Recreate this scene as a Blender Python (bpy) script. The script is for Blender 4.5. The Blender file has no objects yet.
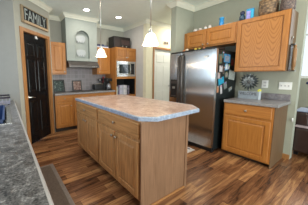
import bpy, bmesh, math, random
from mathutils import Vector, Matrix
PI = math.pi
random.seed(4)
scene = bpy.context.scene
C = scene.collection
VS = scene.view_settings
VS.view_transform = 'Standard'; VS.look = 'None'; VS.gamma = 1.0; VS.use_curve_mapping = False
VS.exposure = 0.0

# ------------------------------------------------------------------ camera
H = 1.32
FPX, PIT, YAW, ROLL, CX, CY = 169.572, 0.122412, 0.589400, -0.008171, -34.279, -5.793
Fv = Vector((math.sin(YAW)*math.cos(PIT), math.cos(YAW)*math.cos(PIT), -math.sin(PIT)))
Rv = Vector((math.cos(YAW), -math.sin(YAW), 0)); Uv = Rv.cross(Fv)
R2 = math.cos(ROLL)*Rv + math.sin(ROLL)*Uv; U2 = -math.sin(ROLL)*Rv + math.cos(ROLL)*Uv
cd = bpy.data.cameras.new('camera'); cam = bpy.data.objects.new('camera', cd); C.objects.link(cam)
cd.sensor_fit = 'HORIZONTAL'; cd.sensor_width = 36; cd.lens = 36*FPX/308
cd.shift_x = -CX/308; cd.shift_y = CY/308; cd.clip_start = 0.02
M = Matrix((R2, U2, -Fv)).transposed().to_4x4(); M.translation = (0, 0, H); cam.matrix_world = M
scene.camera = cam

# ------------------------------------------------------------------ world and large lights
W = bpy.data.worlds.new('world'); scene.world = W; W.use_nodes = True
W.node_tree.nodes['Background'].inputs[0].default_value = (0.84, 0.92, 1.0, 1)
W.node_tree.nodes['Background'].inputs[1].default_value = 1.15

def area(name, loc, target, sx, sy, power, col):
    l = bpy.data.lights.new(name, 'AREA'); l.shape = 'RECTANGLE'; l.size = sx; l.size_y = sy
    l.energy = power; l.color = col
    o = bpy.data.objects.new(name, l); C.objects.link(o); o.location = loc
    o.rotation_euler = (Vector(target) - Vector(loc)).to_track_quat('-Z', 'Y').to_euler()
    return o
area('sink_window_daylight', (-0.60, 2.2, 1.60), (3, 2.2, 1.1), 1.3, 0.95, 20, (0.58, 0.78, 1.0))
area('rear_daylight_fill', (0.8, -2.9, 1.5), (1.5, 2.0, 1.7), 2.8, 1.8, 100, (0.92, 0.98, 1.0))  # soft fill added behind the camera; no window is modelled there
area('ceiling_lift_fill', (1.3, -2.9, 0.7), (1.5, 1.6, 2.77), 3.0, 0.9, 75, (0.90, 1.0, 0.92))  # unseen upward fill, added to brighten the ceiling
area('living_window_daylight', (6.3, -0.3, 2.1), (3.6, -0.6, 0.6), 2.2, 2.0, 60, (0.85, 0.95, 1.0))
def downlight_or_fill(loc, power, size=0.14, col=(1.0, 0.93, 0.82)):
    l = bpy.data.lights.new('downlight_or_fill', 'AREA'); l.shape = 'DISK'; l.size = size; l.energy = power; l.color = col
    o = bpy.data.objects.new('downlight_or_fill', l); C.objects.link(o); o.location = loc
for p in ((1.623, 3.74, 2.784), (2.506, 3.774, 2.784), (0.75, 2.3, 2.784), (2.45, 1.55, 2.784), (1.5, 0.2, 2.784), (2.9, 0.1, 2.784), (4.2, 3.0, 2.784)):  # back pair belongs to the recessed lights; the rest are added, without fixtures
    downlight_or_fill(p, 7 if p[1] > 3.5 else (26 if p[0] > 4 else 12))

# ------------------------------------------------------------------ materials
def nodes(name):
    m = bpy.data.materials.new(name); m.use_nodes = True
    nt = m.node_tree; return m, nt, nt.nodes['Principled BSDF']
def link(nt, a, b): nt.links.new(a, b)
def ramp(nt, stops):
    r = nt.nodes.new('ShaderNodeValToRGB'); e = r.color_ramp.elements
    while len(e) < len(stops): e.new(0.5)
    for i, (p, c) in enumerate(stops): e[i].position = p; e[i].color = (*c, 1)
    return r
def coords(nt, scale, rot=(0, 0, 0)):
    t = nt.nodes.new('ShaderNodeTexCoord'); mp = nt.nodes.new('ShaderNodeMapping')
    mp.inputs['Scale'].default_value = scale; mp.inputs['Rotation'].default_value = rot
    link(nt, t.outputs['Object'], mp.inputs['Vector']); return mp
def noise(nt, mp, scale, detail=4, dist=0.0, rough=0.55):
    n = nt.nodes.new('ShaderNodeTexNoise'); n.inputs['Scale'].default_value = scale
    n.inputs['Detail'].default_value = detail; n.inputs['Distortion'].default_value = dist; n.inputs['Roughness'].default_value = rough
    link(nt, mp.outputs['Vector'], n.inputs['Vector']); return n
def plain(name, col, rough=0.5, metal=0.0, var=0.06, vs=9.0, **kw):
    m, nt, b = nodes(name)
    n = noise(nt, coords(nt, (1, 1, 1)), vs, 3)
    r = ramp(nt, [(0.3, tuple(c*(1-var) for c in col)), (0.7, tuple(min(1, c*(1+var)) for c in col))])
    link(nt, n.outputs['Fac'], r.inputs['Fac']); link(nt, r.outputs['Color'], b.inputs['Base Color'])
    b.inputs['Roughness'].default_value = rough; b.inputs['Metallic'].default_value = metal
    for k, v in kw.items(): b.inputs[k.replace('_', ' ')].default_value = v
    return m
def wood(name, light, dark, axis='z', rough=0.38, k=1.0):
    m, nt, b = nodes(name)
    s = {'z': (16, 16, 1.1), 'x': (1.1, 16, 16), 'y': (16, 1.1, 16)}[axis]
    n1 = noise(nt, coords(nt, tuple(q*k for q in s)), 2.2, 6, 0.9, 0.6)
    s2 = {'z': (70, 70, 2.5), 'x': (2.5, 70, 70), 'y': (70, 2.5, 70)}[axis]
    n2 = noise(nt, coords(nt, s2), 2.0, 3, 0.2)
    mid = tuple((a+c)/2 for a, c in zip(light, dark))
    r = ramp(nt, [(0.30, dark), (0.48, mid), (0.68, light)])
    mx = nt.nodes.new('ShaderNodeMath'); mx.operation = 'MULTIPLY_ADD'; mx.inputs[1].default_value = 0.35
    ml = nt.nodes.new('ShaderNodeMath'); ml.operation = 'MULTIPLY'; ml.inputs[1].default_value = 0.65
    link(nt, n1.outputs['Fac'], ml.inputs[0]); link(nt, n2.outputs['Fac'], mx.inputs[0]); link(nt, ml.outputs[0], mx.inputs[2])
    link(nt, mx.outputs[0], r.inputs['Fac']); link(nt, r.outputs['Color'], b.inputs['Base Color'])
    b.inputs['Roughness'].default_value = rough
    bp = nt.nodes.new('ShaderNodeBump'); bp.inputs['Strength'].default_value = 0.08
    link(nt, n2.outputs['Fac'], bp.inputs['Height']); link(nt, bp.outputs['Normal'], b.inputs['Normal'])
    return m
def speckle(name, cols, scale, rough=0.3, lo=0.36, span=0.28):
    m, nt, b = nodes(name)
    mp = coords(nt, (1, 1, 1))
    n1 = noise(nt, mp, scale, 8, 0.6, 0.68); n2 = noise(nt, mp, scale*5, 3)
    mx = nt.nodes.new('ShaderNodeMath'); mx.operation = 'MULTIPLY_ADD'; mx.inputs[1].default_value = 0.4
    ml = nt.nodes.new('ShaderNodeMath'); ml.operation = 'MULTIPLY'; ml.inputs[1].default_value = 0.6
    link(nt, n1.outputs['Fac'], ml.inputs[0]); link(nt, n2.outputs['Fac'], mx.inputs[0]); link(nt, ml.outputs[0], mx.inputs[2])
    k = len(cols)
    r = ramp(nt, [(lo + span*i/(k-1), c) for i, c in enumerate(cols)])
    link(nt, mx.outputs[0], r.inputs['Fac']); link(nt, r.outputs['Color'], b.inputs['Base Color'])
    b.inputs['Roughness'].default_value = rough
    return m
def emit(name, col, strength):
    m, nt, b = nodes(name)
    b.inputs['Base Color'].default_value = (*col, 1); b.inputs['Emission Color'].default_value = (*col, 1)
    b.inputs['Emission Strength'].default_value = strength
    return m

OAKL, OAKD = (0.48, 0.205, 0.048), (0.30, 0.105, 0.018)
oak = wood('honey_oak', OAKL, OAKD, 'z'); oak_h = wood('honey_oak_rail', OAKL, OAKD, 'x')
oak_y = wood('honey_oak_depth', OAKL, OAKD, 'y')
ISL, ISD = (0.60, 0.325, 0.13), (0.22, 0.10, 0.035)  # same oak as the cabinets, its browner look in shade put into colour
ioak = wood('shaded_oak', ISL, ISD, 'z'); ioak_h = wood('shaded_oak_rail', ISL, ISD, 'x')
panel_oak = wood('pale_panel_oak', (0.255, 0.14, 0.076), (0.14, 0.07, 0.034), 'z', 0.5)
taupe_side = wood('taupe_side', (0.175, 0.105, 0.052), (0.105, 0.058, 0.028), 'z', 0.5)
casing_m = wood('casing_oak', (0.42, 0.20, 0.07), (0.25, 0.10, 0.03), 'z')
casing_h = wood('casing_oak_rail', (0.42, 0.20, 0.07), (0.25, 0.10, 0.03), 'x')
sage = plain('sage_wall', (0.35, 0.365, 0.295), 0.75, var=0.03)
greige = plain('greige_wall', (0.36, 0.355, 0.305), 0.75, var=0.03)
cream = plain('cream_wall_warm_lit', (0.68, 0.64, 0.47), 0.75, var=0.03)  # cream paint, brightened in colour for the warm light on the hall wall
greywall = plain('grey_wall', (0.50, 0.485, 0.46), 0.75, var=0.03)
palewall = plain('pale_wall', (0.23, 0.225, 0.205), 0.75, var=0.03)
white_ceiling = plain('ceiling_paint', (0.85, 0.93, 0.87), 0.85, var=0.02)
crown_m = plain('crown_paint', (0.80, 0.80, 0.68), 0.6, var=0.02)
surround_m = plain('surround_paint', (0.32, 0.35, 0.32), 0.7, var=0.03)
white = plain('white_paint', (0.80, 0.81, 0.78), 0.5, var=0.02)
door_white = plain('door_white', (0.74, 0.75, 0.68), 0.5, var=0.02)
black = plain('black_paint', (0.004, 0.004, 0.005), 0.2, Specular_IOR_Level=0.22)
blackp = plain('black_plastic', (0.012, 0.012, 0.013), 0.35)
darkgap = plain('toe_kick_dark', (0.03, 0.02, 0.014), 0.7)
nickel = plain('brushed_nickel', (0.62, 0.60, 0.56), 0.3, 1.0)
knob_m = plain('pewter_knob', (0.40, 0.37, 0.33), 0.35, 1.0)
steel = plain('stainless', (0.60, 0.59, 0.57), 0.27, 1.0, var=0.03)
fridge_steel = plain('brushed_stainless', (0.58, 0.57, 0.55), 0.24, 1.0, var=0.02, Anisotropic=0.93)
_nt = fridge_steel.node_tree; _tg = _nt.nodes.new('ShaderNodeTangent'); _tg.direction_type = 'RADIAL'; _tg.axis = 'Z'; _nt.links.new(_tg.outputs[0], _nt.nodes['Principled BSDF'].inputs['Tangent'])
steel_dark = plain('dark_steel', (0.16, 0.145, 0.135), 0.32, 0.9)
fridge_side_m = plain('fridge_side', (0.010, 0.014, 0.015), 0.4, Specular_IOR_Level=0.35)
island_top_m = speckle('mottled_laminate', [(0.15, 0.075, 0.05), (0.32, 0.20, 0.155), (0.44, 0.33, 0.275), (0.60, 0.51, 0.46)], 9, 0.3)  # laminate's own mottling, with warm pendant light mixed into the pink
edge_m = speckle('window_lit_edge', [(0.15, 0.20, 0.29), (0.28, 0.34, 0.44), (0.42, 0.48, 0.56)], 26, 0.35)  # grey laminate edge with blue window light mixed into its colour
grey_top = speckle('grey_laminate', [(0.10, 0.088, 0.092), (0.19, 0.172, 0.178), (0.29, 0.27, 0.272)], 26, 0.28)
grey_edge = speckle('grey_edge', [(0.15, 0.148, 0.148), (0.25, 0.245, 0.245), (0.36, 0.35, 0.35)], 30, 0.3)
left_top = speckle('granite_laminate', [(0.012, 0.011, 0.011), (0.085, 0.077, 0.075), (0.15, 0.14, 0.135), (0.34, 0.325, 0.315)], 22, 0.34, 0.40, 0.21)
pale_edge = plain('pale_edge', (0.36, 0.335, 0.32), 0.35)
glassm, _nt, _b = nodes('window_glass'); _b.inputs['Base Color'].default_value = (1, 1, 1, 1); _b.inputs['Transmission Weight'].default_value = 1; _b.inputs['Roughness'].default_value = 0.0; _b.inputs['IOR'].default_value = 1.05
leather = plain('dark_leather', (0.035, 0.020, 0.018), 0.22, vs=20)
navy = plain('navy_plastic', (0.006, 0.028, 0.10), 0.4)
blue = plain('blue_plastic', (0.03, 0.24, 0.55), 0.35)
dkblue = plain('dark_blue', (0.02, 0.03, 0.08), 0.5)
shade_m = emit('lit_shade', (1.0, 0.88, 0.68), 1.05)
lamp_m = emit('lit_lens', (1.0, 0.95, 0.85), 14.0)
paper = plain('paper', (0.75, 0.75, 0.72), 0.8)
mat_m = speckle('brown_mat', [(0.055, 0.038, 0.028), (0.085, 0.06, 0.045), (0.11, 0.085, 0.065)], 40, 0.75)
mat_b = speckle('mat_border', [(0.10, 0.08, 0.07), (0.15, 0.125, 0.11), (0.19, 0.165, 0.15)], 40, 0.75)

def floor_mat():
    m, nt, b = nodes('plank_floor')
    t = nt.nodes.new('ShaderNodeTexCoord')
    def brick(w, h, off):
        br = nt.nodes.new('ShaderNodeTexBrick'); br.offset = off; br.inputs['Scale'].default_value = 1
        br.inputs['Brick Width'].default_value = w; br.inputs['Row Height'].default_value = h
        br.inputs['Mortar Size'].default_value = 0.0012; br.inputs['Mortar Smooth'].default_value = 0.4
        br.inputs['Color1'].default_value = (0, 0, 0, 1); br.inputs['Color2'].default_value = (1, 1, 1, 1)
        br.inputs['Mortar'].default_value = (0.1, 0.1, 0.1, 1)
        link(nt, t.outputs['Object'], br.inputs['Vector']); return br
    br = brick(0.9, 0.095, 0.37)
    n1 = noise(nt, coords(nt, (0.9, 8, 1)), 1.7, 5, 1.5, 0.6); n2 = noise(nt, coords(nt, (3, 60, 1)), 2.0, 3)
    a = nt.nodes.new('ShaderNodeMath'); a.operation = 'MULTIPLY'; a.inputs[1].default_value = 0.26
    c = nt.nodes.new('ShaderNodeMath'); c.operation = 'MULTIPLY_ADD'; c.inputs[1].default_value = 0.74
    d = nt.nodes.new('ShaderNodeMath'); d.operation = 'MULTIPLY_ADD'; d.inputs[1].default_value = 0.22
    link(nt, br.outputs['Color'], a.inputs[0]); link(nt, n1.outputs['Fac'], c.inputs[0]); link(nt, a.outputs[0], c.inputs[2])
    link(nt, n2.outputs['Fac'], d.inputs[0]); link(nt, c.outputs[0], d.inputs[2])
    r = ramp(nt, [(0.40, (0.042, 0.017, 0.009)), (0.51, (0.120, 0.050, 0.023)), (0.65, (0.225, 0.10, 0.044)), (0.77, (0.40, 0.205, 0.085))])
    link(nt, d.outputs[0], r.inputs['Fac'])
    mo = nt.nodes.new('ShaderNodeMix'); mo.data_type = 'RGBA'; mo.inputs[7].default_value = (0.05, 0.022, 0.012, 1)
    link(nt, br.outputs['Fac'], mo.inputs[0]); link(nt, r.outputs['Color'], mo.inputs[6])
    link(nt, mo.outputs[2], b.inputs['Base Color'])
    b.inputs['Roughness'].default_value = 0.24
    return m
planks = floor_mat()
def tile_mat():
    m, nt, b = nodes('mauve_tile')
    br = nt.nodes.new('ShaderNodeTexBrick'); br.offset = 0
    br.inputs['Scale'].default_value = 1; br.inputs['Brick Width'].default_value = 0.105; br.inputs['Row Height'].default_value = 0.105
    br.inputs['Mortar Size'].default_value = 0.005
    br.inputs['Color1'].default_value = (0.225, 0.20, 0.205, 1); br.inputs['Color2'].default_value = (0.30, 0.27, 0.275, 1)
    br.inputs['Mortar'].default_value = (0.33, 0.31, 0.31, 1)
    mp = coords(nt, (1, 1, 1), (-PI/2, 0, 0)); link(nt, mp.outputs['Vector'], br.inputs['Vector'])
    link(nt, br.outputs['Color'], b.inputs['Base Color']); b.inputs['Roughness'].default_value = 0.35
    return m
tiles = tile_mat()

# ------------------------------------------------------------------ mesh helpers
def BM(): return bmesh.new()
def bx(bm, x0, x1, y0, y1, z0, z1, bev=0.0, seg=2):
    r = bmesh.ops.create_cube(bm, size=1.0); vs = r['verts']
    for v in vs:
        v.co = Vector((x0 + (v.co.x+.5)*(x1-x0), y0 + (v.co.y+.5)*(y1-y0), z0 + (v.co.z+.5)*(z1-z0)))
    if bev > 0:
        es = list({e for v in vs for e in v.link_edges})
        bmesh.ops.bevel(bm, geom=es, offset=bev, segments=seg, affect='EDGES', profile=0.6)
    return bm
def ring(c, u, v, r, n): return [c + u*(r*math.cos(2*PI*i/n)) + v*(r*math.sin(2*PI*i/n)) for i in range(n)]
def tube(bm, pts, rad, n=10, cap=True):
    pts = [Vector(p) for p in pts]; rads = rad if isinstance(rad, (list, tuple)) else [rad]*len(pts)
    rows = []; u = None
    for i, p in enumerate(pts):
        d = (pts[min(i+1, len(pts)-1)] - pts[max(i-1, 0)]).normalized()
        if u is None:
            a = Vector((0, 0, 1)) if abs(d.z) < 0.9 else Vector((1, 0, 0)); u = d.cross(a).normalized()
        else: u = (u - d*u.dot(d)).normalized()
        rows.append([bm.verts.new(q) for q in ring(p, u, d.cross(u), rads[i], n)])
    for a, b in zip(rows, rows[1:]):
        for i in range(n):
            f = bm.faces.new((a[i], a[(i+1) % n], b[(i+1) % n], b[i])); f.smooth = True
    if cap: bm.faces.new(rows[0][::-1]); bm.faces.new(rows[-1])
    return bm
def lathe(bm, prof, c=(0, 0, 0), n=24, cap0=True, cap1=True, axis='z'):
    c = Vector(c); rows = []
    for r, z in prof:
        row = []
        for i in range(n):
            x, y = r*math.cos(2*PI*i/n), r*math.sin(2*PI*i/n)
            q = {'z': Vector((x, y, z)), 'y': Vector((x, z, y)), 'x': Vector((z, x, y))}[axis]
            row.append(bm.verts.new(c + q))
        rows.append(row)
    for a, b in zip(rows, rows[1:]):
        for i in range(n):
            f = bm.faces.new((a[i], a[(i+1) % n], b[(i+1) % n], b[i])); f.smooth = True
    if cap0: bm.faces.new(rows[0][::-1])
    if cap1: bm.faces.new(rows[-1])
    return bm
def prism(bm, pts, z0, z1, bev=0.0):
    a = [bm.verts.new((x, y, z0)) for x, y in pts]; b = [bm.verts.new((x, y, z1)) for x, y in pts]
    n = len(pts); fs = [bm.faces.new(a[::-1]), bm.faces.new(b)]
    for i in range(n): fs.append(bm.faces.new((a[i], a[(i+1) % n], b[(i+1) % n], b[i])))
    if bev:
        es = list(set(fs[1].edges)); bmesh.ops.bevel(bm, geom=es, offset=bev, segments=2, affect='EDGES')
    return bm
def prism_y(bm, pts, y0, y1):           # outline in x,z extruded along y
    a = [bm.verts.new((x, y0, z)) for x, z in pts]; b = [bm.verts.new((x, y1, z)) for x, z in pts]
    n = len(pts); bm.faces.new(a); bm.faces.new(b[::-1])
    for i in range(n): bm.faces.new((a[i], b[i], b[(i+1) % n], a[(i+1) % n]))
    return bm
def slab_door(bm, x0, x1, z0, z1, yf, th=0.02, fr=0.055, raised=True):
    # front faces -y at yf; concentric outlines give the frame, groove and raised field
    steps = [(0.0, yf+th), (0.0, yf+0.004), (0.004, yf)]
    if raised: steps += [(fr, yf), (fr+0.004, yf+0.011), (fr+0.012, yf+0.011), (fr+0.032, yf+0.003)]
    rows = []
    for o, y in steps:
        rows.append([bm.verts.new(p) for p in ((x0+o, y, z0+o), (x1-o, y, z0+o), (x1-o, y, z1-o), (x0+o, y, z1-o))])
    for a, b in zip(rows, rows[1:]):
        for i in range(4): bm.faces.new((a[i], a[(i+1) % 4], b[(i+1) % 4], b[i]))
    bm.faces.new(rows[-1]); bm.faces.new(rows[0][::-1])
    return bm
def obj(name, bm, mat, parent=None, fix=True):
    if fix: bmesh.ops.recalc_face_normals(bm, faces=bm.faces)
    me = bpy.data.meshes.new(name); bm.to_mesh(me); bm.free()
    me.materials.append(mat)
    o = bpy.data.objects.new(name, me); C.objects.link(o)
    if parent: o.parent = parent
    return o
def thing(name, label, cat, loc=(0, 0, 0), rotz=0.0, group=None):
    o = bpy.data.objects.new(name, None); C.objects.link(o); o.empty_display_size = 0.1
    o.location = loc; o.rotation_euler = (0, 0, rotz); o['label'] = label; o['category'] = cat
    if group: o['group'] = group
    return o
def tag(o, label, cat, group=None, loc=None, rotz=None):
    o['label'] = label; o['category'] = cat
    if group: o['group'] = group
    if loc is not None: o.location = loc
    if rotz is not None: o.rotation_euler = (0, 0, rotz)
    return o
def struct(name, bm, mat, parent=None):
    o = obj(name, bm, mat, parent)
    if not parent: o['kind'] = 'structure'
    return o
def text_bm(s, size, depth, mat_scale=(1, 1)):
    cu = bpy.data.curves.new('lettering', 'FONT'); cu.body = s; cu.size = size; cu.extrude = depth; cu.align_x = 'CENTER'; cu.align_y = 'CENTER'
    cu.resolution_u = 3
    o = bpy.data.objects.new('lettering', cu); C.objects.link(o)
    bpy.context.view_layer.update()
    me = bpy.data.meshes.new_from_object(o.evaluated_get(bpy.context.evaluated_depsgraph_get()))
    bm = BM(); bm.from_mesh(me); bpy.data.objects.remove(o); bpy.data.curves.remove(cu); bpy.data.meshes.remove(me)
    for v in bm.verts: v.co = Vector((v.co.x*mat_scale[0], -v.co.z, v.co.y*mat_scale[1]))   # stand it up, reading from -y
    return bm

# ------------------------------------------------------------------ the setting
CEIL = 2.80
struct('floor', bx(BM(), -0.74, 7.2, -4.2, 5.2, -0.06, 0.0), planks)
struct('ceiling', bx(BM(), -0.74, 3.72, -3.2, 4.75, CEIL, CEIL+0.12), white_ceiling)
struct('ceiling_hall', bx(BM(), 3.72, 5.6, 2.37, 4.75, CEIL, CEIL+0.12), white_ceiling)
struct('ceiling_living', bx(BM(), 3.72, 7.2, -3.2, 2.37, 3.75, 3.87), white_ceiling)
WX0, WX1 = 1.58, 2.82
bm = BM(); XL = -0.62
bx(bm, XL-0.12, XL, -3.2, WX0, 0, CEIL); bx(bm, XL-0.12, XL, WX1, 3.41, 0, CEIL)
bx(bm, XL-0.12, XL, WX0, WX1, 0, 1.12); bx(bm, XL-0.12, XL, WX0, WX1, 2.08, CEIL)
struct('wall_left', bm, palewall)
bm = BM()
bx(bm, XL-0.09, XL-0.03, WX0, WX0+0.05, 1.12, 2.08); bx(bm, XL-0.09, XL-0.03, WX1-0.05, WX1, 1.12, 2.08)
bx(bm, XL-0.09, XL-0.03, WX0, WX1, 1.12, 1.17); bx(bm, XL-0.09, XL-0.03, WX0, WX1, 2.03, 2.08)
bx(bm, XL-0.08, XL-0.04, 2.18, 2.22, 1.17, 2.03)
win1 = struct('window_1', bm, white)
struct('ground', bx(BM(), -30, XL-0.13, -20, 25, -0.25, -0.2), plain('lawn', (0.10, 0.22, 0.05), 0.9, var=0.3, vs=2))
# wall beside the pantry, and the diagonal pantry wall with its doorway
struct('wall_pantry_side', bx(BM(), XL-0.12, 0.19, 3.41, 3.53, 0, CEIL), palewall)
D0 = Vector((0.19, 3.41, 0)); DIAG = PI/4          # diagonal wall local frame: x along it, -y faces the room
DL = 1.004
def diag_obj(o): o.location = D0; o.rotation_euler = (0, 0, DIAG); return o
dz = 2.115; dx0, dx1 = 0.175, 0.872
bm = BM()
bx(bm, 0, dx0-0.012, 0, 0.11, 0, CEIL); bx(bm, dx1+0.012, DL, 0, 0.11, 0, CEIL); bx(bm, dx0-0.012, dx1+0.012, 0, 0.11, dz+0.012, CEIL)
diag_obj(struct('wall_pantry', bm, greige))
bm = BM(); slab_door(bm, dx0, dx1, 0.008, dz, 0.03, 0.035, 0.0, False)
door1 = diag_obj(struct('door_1', bm, black))
for (a, b, z0, z1) in ((0.10, 0.315, 1.70, 1.96), (0.385, 0.60, 1.70, 1.96), (0.10, 0.315, 1.02, 1.64), (0.385, 0.60, 1.02, 1.64), (0.10, 0.315, 0.20, 0.84), (0.385, 0.60, 0.20, 0.84)):
    bm = BM(); y = 0.03
    rows = []
    for o, yy in ((0, y-0.001), (0.006, y-0.008), (0.018, y-0.008), (0.026, y-0.001), (0.05, y-0.006)):
        rows.append([bm.verts.new(p) for p in ((dx0+a+o, yy, z0+o), (dx0+b-o, yy, z0+o), (dx0+b-o, yy, z1-o), (dx0+a+o, yy, z1-o))])
    for p, q in zip(rows, rows[1:]):
        for i in range(4): bm.faces.new((p[i], p[(i+1) % 4], q[(i+1) % 4], q[i]))
    bm.faces.new(rows[-1])
    obj('door_panel', bm, black, door1)
bm = BM(); lathe(bm, [(0.032, 0.028), (0.032, 0.018), (0.012, 0.014), (0.012, -0.03)], (dx0+0.055, 0, 0.93), 16, axis='y')
tube(bm, [(dx0+0.055, -0.028, 0.93), (dx0+0.10, -0.034, 0.928), (dx0+0.175, -0.028, 0.915)], [0.012, 0.010, 0.008], 8)
h_ = obj('door_handle', bm, nickel, door1); h_['label'] = 'brushed nickel lever handle'
bm = BM(); cw = 0.068
bx(bm, dx0-0.012-cw, dx0-0.004, -0.018, -0.0005, 0, dz+0.07, 0.004); bx(bm, dx1+0.004, dx1+0.012+cw, -0.018, -0.0005, 0, dz+0.07, 0.004)
bx(bm, dx0-0.004, dx1+0.004, -0.018, -0.0005, dz+0.004, dz+0.07, 0.004)
bx(bm, dx0-0.0115, dx0-0.003, 0.0, 0.065, 0, dz+0.003); bx(bm, dx1+0.003, dx1+0.0115, 0.0, 0.065, 0, dz+0.003); bx(bm, dx0-0.003, dx1+0.003, 0.0, 0.065, dz+0.003, dz+0.0115)
diag_obj(struct('trim_1', bm, casing_m))
D1 = D0 + Vector((DL*math.cos(DIAG), DL*math.sin(DIAG), 0))
YB = 4.60
struct('wall_pantry_return', bx(BM(), D1.x-0.10, D1.x, D1.y, YB, 0, CEIL), greige)
struct('wall_back', bx(BM(), D1.x-0.1, 3.37, YB, YB+0.12, 0, CEIL), greige)
struct('wall_backsplash', bx(BM(), D1.x+0.002, 2.538, YB-0.012, YB-0.0005, 0.92, 1.60), tiles)
GX, GY = 3.25, 3.54
struct('wall_oven_side', bx(BM(), GX, GX+0.12, GY+0.12, YB, 0, CEIL), greywall)
bm = BM(); hx0, hx1, hz = 3.56, 4.30, 2.07
bx(bm, GX, hx0, GY, GY+0.12, 0, CEIL); bx(bm, hx1, 5.6, GY, GY+0.12, 0, CEIL); bx(bm, hx0, hx1, GY, GY+0.12, hz, CEIL)
struct('wall_hall', bm, cream)
bm = BM(); bx(bm, hx0-0.055, hx0-0.001, GY-0.016, GY-0.0005, 0, hz+0.055, 0.003); bx(bm, hx0-0.001, hx1+0.055, GY-0.016, GY-0.0005, hz, hz+0.055, 0.003)
struct('trim_2', bm, casing_m)
bm = BM(); slab_door(bm, hx0+0.008, hx1-0.004, 0.008, hz-0.006, GY+0.03, 0.035, 0, False)
door2 = struct('door_2', bm, door_white)
for (a, b, z0, z1) in ((0.11, 0.33, 1.70, 1.94), (0.41, 0.63, 1.70, 1.94), (0.11, 0.33, 1.0, 1.6), (0.41, 0.63, 1.0, 1.6), (0.11, 0.33, 0.2, 0.85), (0.41, 0.63, 0.2, 0.85)):
    bm = BM(); slab_door(bm, hx0+a, hx0+b, z0, z1, GY+0.024, 0.0058, 0, False); obj('door_panel', bm, door_white, door2)
bm = BM(); lathe(bm, [(0.012, 0.03), (0.012, -0.02), (0.028, -0.03), (0.026, -0.05), (0.01, -0.055)], (hx1-0.075, GY, 1.0), 14, axis='y')
obj('door_knob', bm, steel_dark, door2)['label'] = 'small dark round knob'
struct('wall_hall_end', bx(BM(), 5.6, 5.72, 2.37, 4.75, 0, CEIL), cream)
XR = 3.59; YE = 0.618
SX, SY0, SY1 = 2.99, 2.37, 2.50
struct('wall_fridge_stub', bx(BM(), SX, XR+0.12, SY0, SY1, 0, CEIL), sage)
struct('wall_right', bx(BM(), XR, XR+0.12, YE, SY0, 0, 3.75), sage)
struct('baseboard_right', bx(BM(), XR-0.014, XR-0.0005, YE, 0.70, 0, 0.075, 0.003), casing_m)
# living room window wall
bm = BM(); LX = 6.4
bx(bm, LX, LX+0.12, -3.2, -1.6, 0, 3.75); bx(bm, LX, LX+0.12, 1.40, 2.37, 0, 3.75)
bx(bm, LX, LX+0.12, -1.6, 1.40, 0, 1.22); bx(bm, LX, LX+0.12, -1.6, 1.40, 3.45, 3.75)
struct('wall_living', bm, sage)
bm = BM()
for y in (-1.6, -0.28, 1.35): bx(bm, LX+0.02, LX+0.08, y, y+0.05, 1.22, 3.45)
bx(bm, LX+0.02, LX+0.08, -1.6, 1.4, 1.22, 1.28); bx(bm, LX+0.02, LX+0.08, -1.6, 1.4, 3.39, 3.45); bx(bm, LX+0.03, LX+0.07, -1.6, 1.4, 2.3, 2.34)
win2 = struct('window_2', bm, white)
struct('pane', bx(BM(), LX+0.045, LX+0.051, -1.55, 1.35, 1.28, 3.39), glassm, win2)

# crown moulding: a profile swept along the wall line with mitred corners
def crown(name, path, mat, d=0.078, hgt=0.088):
    prof = [(0.0, -hgt), (0.014, -hgt), (0.020, -hgt*0.82), (0.045, -hgt*0.55), (d*0.72, -hgt*0.28), (d*0.86, -hgt*0.16), (d, -hgt*0.10), (d, -0.0005), (0.0, -0.0005)]
    P = [Vector((x, y, 0)) for x, y in path]; rows = []; bm = BM()
    nrm = []
    for a, b in zip(P, P[1:]):
        t = (b-a).normalized(); nrm.append(Vector((t.y, -t.x, 0)))       # room lies to the right of the path
    for i, p in enumerate(P):
        n0 = nrm[max(i-1, 0)]; n1 = nrm[min(i, len(nrm)-1)]
        m = (n0+n1); m = m / (1 + n0.dot(n1))
        rows.append([bm.verts.new(p + m*(o+0.0005) + Vector((0, 0, CEIL+z))) for o, z in prof])
    n = len(prof)
    for a, b in zip(rows, rows[1:]):
        for i in range(n): bm.faces.new((a[i], a[(i+1) % n], b[(i+1) % n], b[i]))
    bm.faces.new(rows[0]); bm.faces.new(rows[-1][::-1])
    return struct(name, bm, mat)
HX0, HX1, HY = 1.285, 2.105, 4.22
crown('trim_3', [(XL, 3.41), (0.19, 3.41), (D1.x, D1.y), (D1.x, YB), (HX0, YB), (HX0, HY), (HX1, HY), (HX1, YB), (GX, YB), (GX, GY), (5.6, GY)], crown_m)
crown('trim_4', [(XR+0.12, SY1), (SX, SY1), (SX, SY0), (XR, SY0), (XR, YE)], crown_m)

# ------------------------------------------------------------------ cabinets
FX = -PI/2      # rotation that turns a cabinet's front (local -y) to face world -X
def knob(parent, x, z, y=0.0):
    bm = BM(); lathe(bm, [(0.006, 0.0), (0.006, -0.014), (0.016, -0.020), (0.017, -0.026), (0.010, -0.031)], (x, y, z), 12, axis='y')
    obj('knob', bm, knob_m, parent)
def cab_door(root, x0, x1, z0, z1, mat, kx=None, kz=None, fr=0.055):
    d = obj('door', slab_door(BM(), x0, x1, z0, z1, -0.02, 0.019, fr), mat, root)
    if kx is not None: knob(d, kx, kz, -0.02)
    return d
def cab_drawer(root, x0, x1, z0, z1, mat, knobs=True):
    d = obj('drawer', slab_door(BM(), x0, x1, z0, z1, -0.02, 0.019, 0, False), mat, root)
    if knobs: knob(d, (x0+x1)/2, (z0+z1)/2, -0.02)
    return d
def carcass(root, w, dep, z0, z1, mat, side=None, toe=True):
    obj('body', bx(BM(), 0, w, 0, dep, z0, z1), mat, root)
    if toe: obj('toe_kick', bx(BM(), 0.0, w, 0.07, dep, 0.0, z0-0.001), darkgap, root)

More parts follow.
